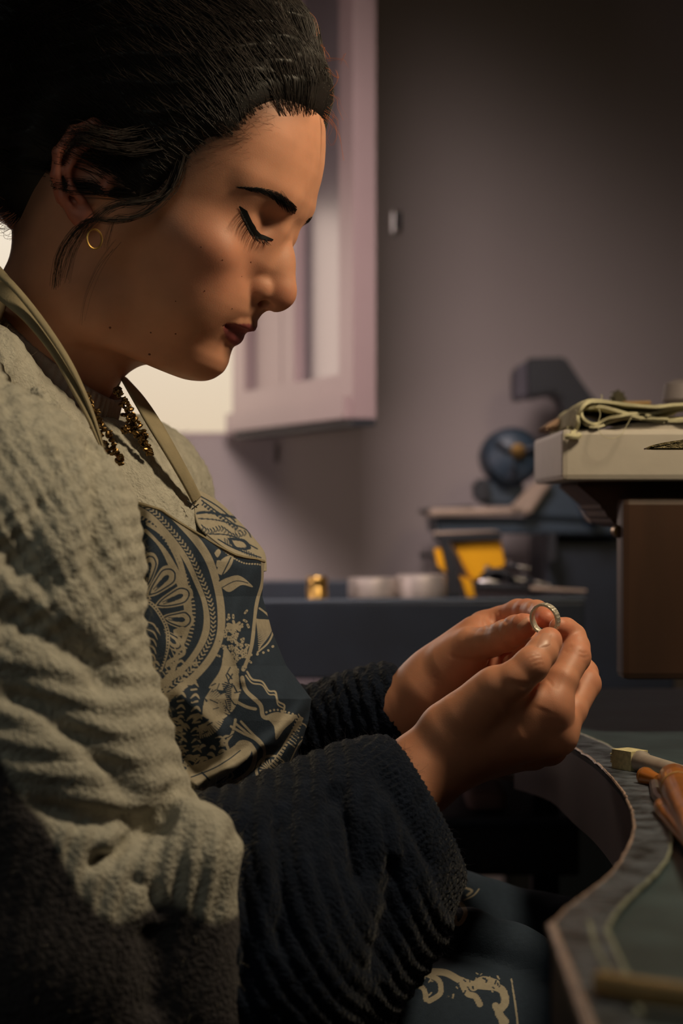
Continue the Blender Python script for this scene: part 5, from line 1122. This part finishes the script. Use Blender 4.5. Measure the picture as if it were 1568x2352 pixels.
for k in range(60): x, y = rng.uniform(-140, 440), rng.uniform(1750, 1900); stroke(cp((x, y), (x+rng.uniform(-14, 14), y+rng.uniform(4, 22))), rng.uniform(2, 4), float(k % 2), img=IM3)
beads(cp((490, 1800), (500, 1900), (515, 2000), (520, 2100)), 9, 3, 1, 0) if False else None
stroke(cp((480, 1790), (497, 1900), (512, 2000), (522, 2100)), 3.5, 1, img=IM3)
colr = sample(fx, fy, IM3); lap = mesh_obj('apron_lap', V, Q, M_apron, apron, True, colr); lap.name = 'skirt'; lap['label'] = 'apron skirt draped over her thighs'; RX, RY = RX0, RY0
# strap round the back of the neck and trousers
NP = spline([at(-8, 655, 1.062), h2w(np.array([-.035, .050, -.105])), h2w(np.array([-.062, .030, -.098])), h2w(np.array([-.073, 0, -.096])), h2w(np.array([-.060, -.034, -.104])), h2w(np.array([-.020, -.054, -.122])), at(282, 862, 1.172)], 48)
V = []
for i, p in enumerate(NP): V += [p+U2*.008, p-U2*.008]
o = mesh_obj('strap', V, [(2*i, 2*i+1, 2*i+3, 2*i+2) for i in range(47)], M_strap, apron, True); m = o.modifiers.new('thickness', 'SOLIDIFY'); m.thickness = .0016; m.offset = 0
g = Grid((-.34, .90, .30), (.38, 1.50, .92), .0055)
g.cone(hpN, knN, .087, .064, .04); g.cone(hpF, knF, .085, .062, .04); g.cone(at(110, 2480, 1.10), at(110, 2460, 1.20), .112, .112, .03); g.cone(pel, at(120, 2300, 1.16), .108, .10, .03)
for k_n, y in ((knN, 1.03), (knF, 1.27)): g.cone(k_n, (.20, y, .40), .062, .05, .02)
V, Q = g.net(); V = V+normals(V, Q)*(.003*noise3(V, 40, 71))[:, None]; tr = mesh_obj('trousers', V, Q, M_char, person, True); tr['label'] = 'charcoal trousers'
# necklace: two clusters of small bronze leaves and beads
nk_ = empty('necklace', at(250, 960, 1.05), 'bronze necklace of clustered leaf beads hanging over her sweater collar', 'necklace')
bm_ = MB(); pr = [(0, .0006), (.5, .0014), (.85, .0011), (1, .0003)]
bead_me = None; cnt = 0
for path, wd_, dd in [([(200, 905), (206, 935), (222, 965), (240, 1000), (258, 1035), (275, 1060)], [3, 8, 17, 18, 15, 7], 1.045), ([(268, 893), (284, 925), (298, 960), (315, 985), (332, 1015), (343, 1042)], [5, 12, 17, 15, 10, 5], 1.10), ([(290, 985), (284, 995)], [8, 5], 1.098)]:
    P = spline([(x, y, w) for (x, y), w in zip(path, wd_)], 60 if len(path) > 2 else 8)
    for i in range(int(105 if len(path) > 2 else 14)):
        q = P[rng.integers(0, len(P))]; a = rng.uniform(0, 6.28); x, y = q[0]+q[2]*math.cos(a)*rng.random()**.5, q[1]+q[2]*.8*math.sin(a)
        h1 = bvh_s.ray_cast(Vector((0, 0, ZC)), (Vector(at(x, y, 1.0))-Vector((0, 0, ZC))).normalized()); h2 = bvh_head.ray_cast(Vector((0, 0, ZC)), (Vector(at(x, y, 1.0))-Vector((0, 0, ZC))).normalized())
        ds = [h[0].y for h in (h1, h2) if h[0] is not None]; d = min(ds+[dd+.02])-.004-rng.uniform(0, .003); d = max(dd-.03, d)
        if bead_me is None:
            m0 = MB(); m0.lathe([(.0002, -.0021), (.0010, -.0016), (.00135, 0), (.0010, .0012), (.0003, .0021)], (0, 0, 0), (0, 0, 1), 8); b0 = m0.build('bead', M_bronze, None, True); bead_me = b0.data; bpy.data.objects.remove(b0)
        b = bpy.data.objects.new('bead', bead_me); C.objects.link(b); b.parent = nk_; b.location = Vector(at(x, y, d))-nk_.location; b.rotation_euler = (rng.uniform(0, 3), rng.uniform(0, 3), rng.uniform(0, 3)); s_ = rng.uniform(.8, 1.25); b.scale = (s_, s_*rng.uniform(.7, 1), s_)
# work stool under her
so = empty('work_stool', (-.17, 1.15, 0), 'dark padded work stool she sits on', 'stool')
MB().lathe([(.02, 0), (.16, .0), (.175, .02), (.175, .045), (.16, .06), (.02, .062)], (-.17, 1.15, .475), n=40).build('seat', M_char, so, True)
MB().tube([(-.17, 1.15, .05), (-.17, 1.15, .48)], .02, 16).build('column', M_steel, so, True)
for k in range(5): a = k*1.2566; MB().tube([(-.17, 1.15, .07), (-.17+.24*math.cos(a), 1.15+.24*math.sin(a), .03), (-.17+.26*math.cos(a), 1.15+.26*math.sin(a), .0)], [.016, .012, .012], 10).build('leg', M_dark, so, True)
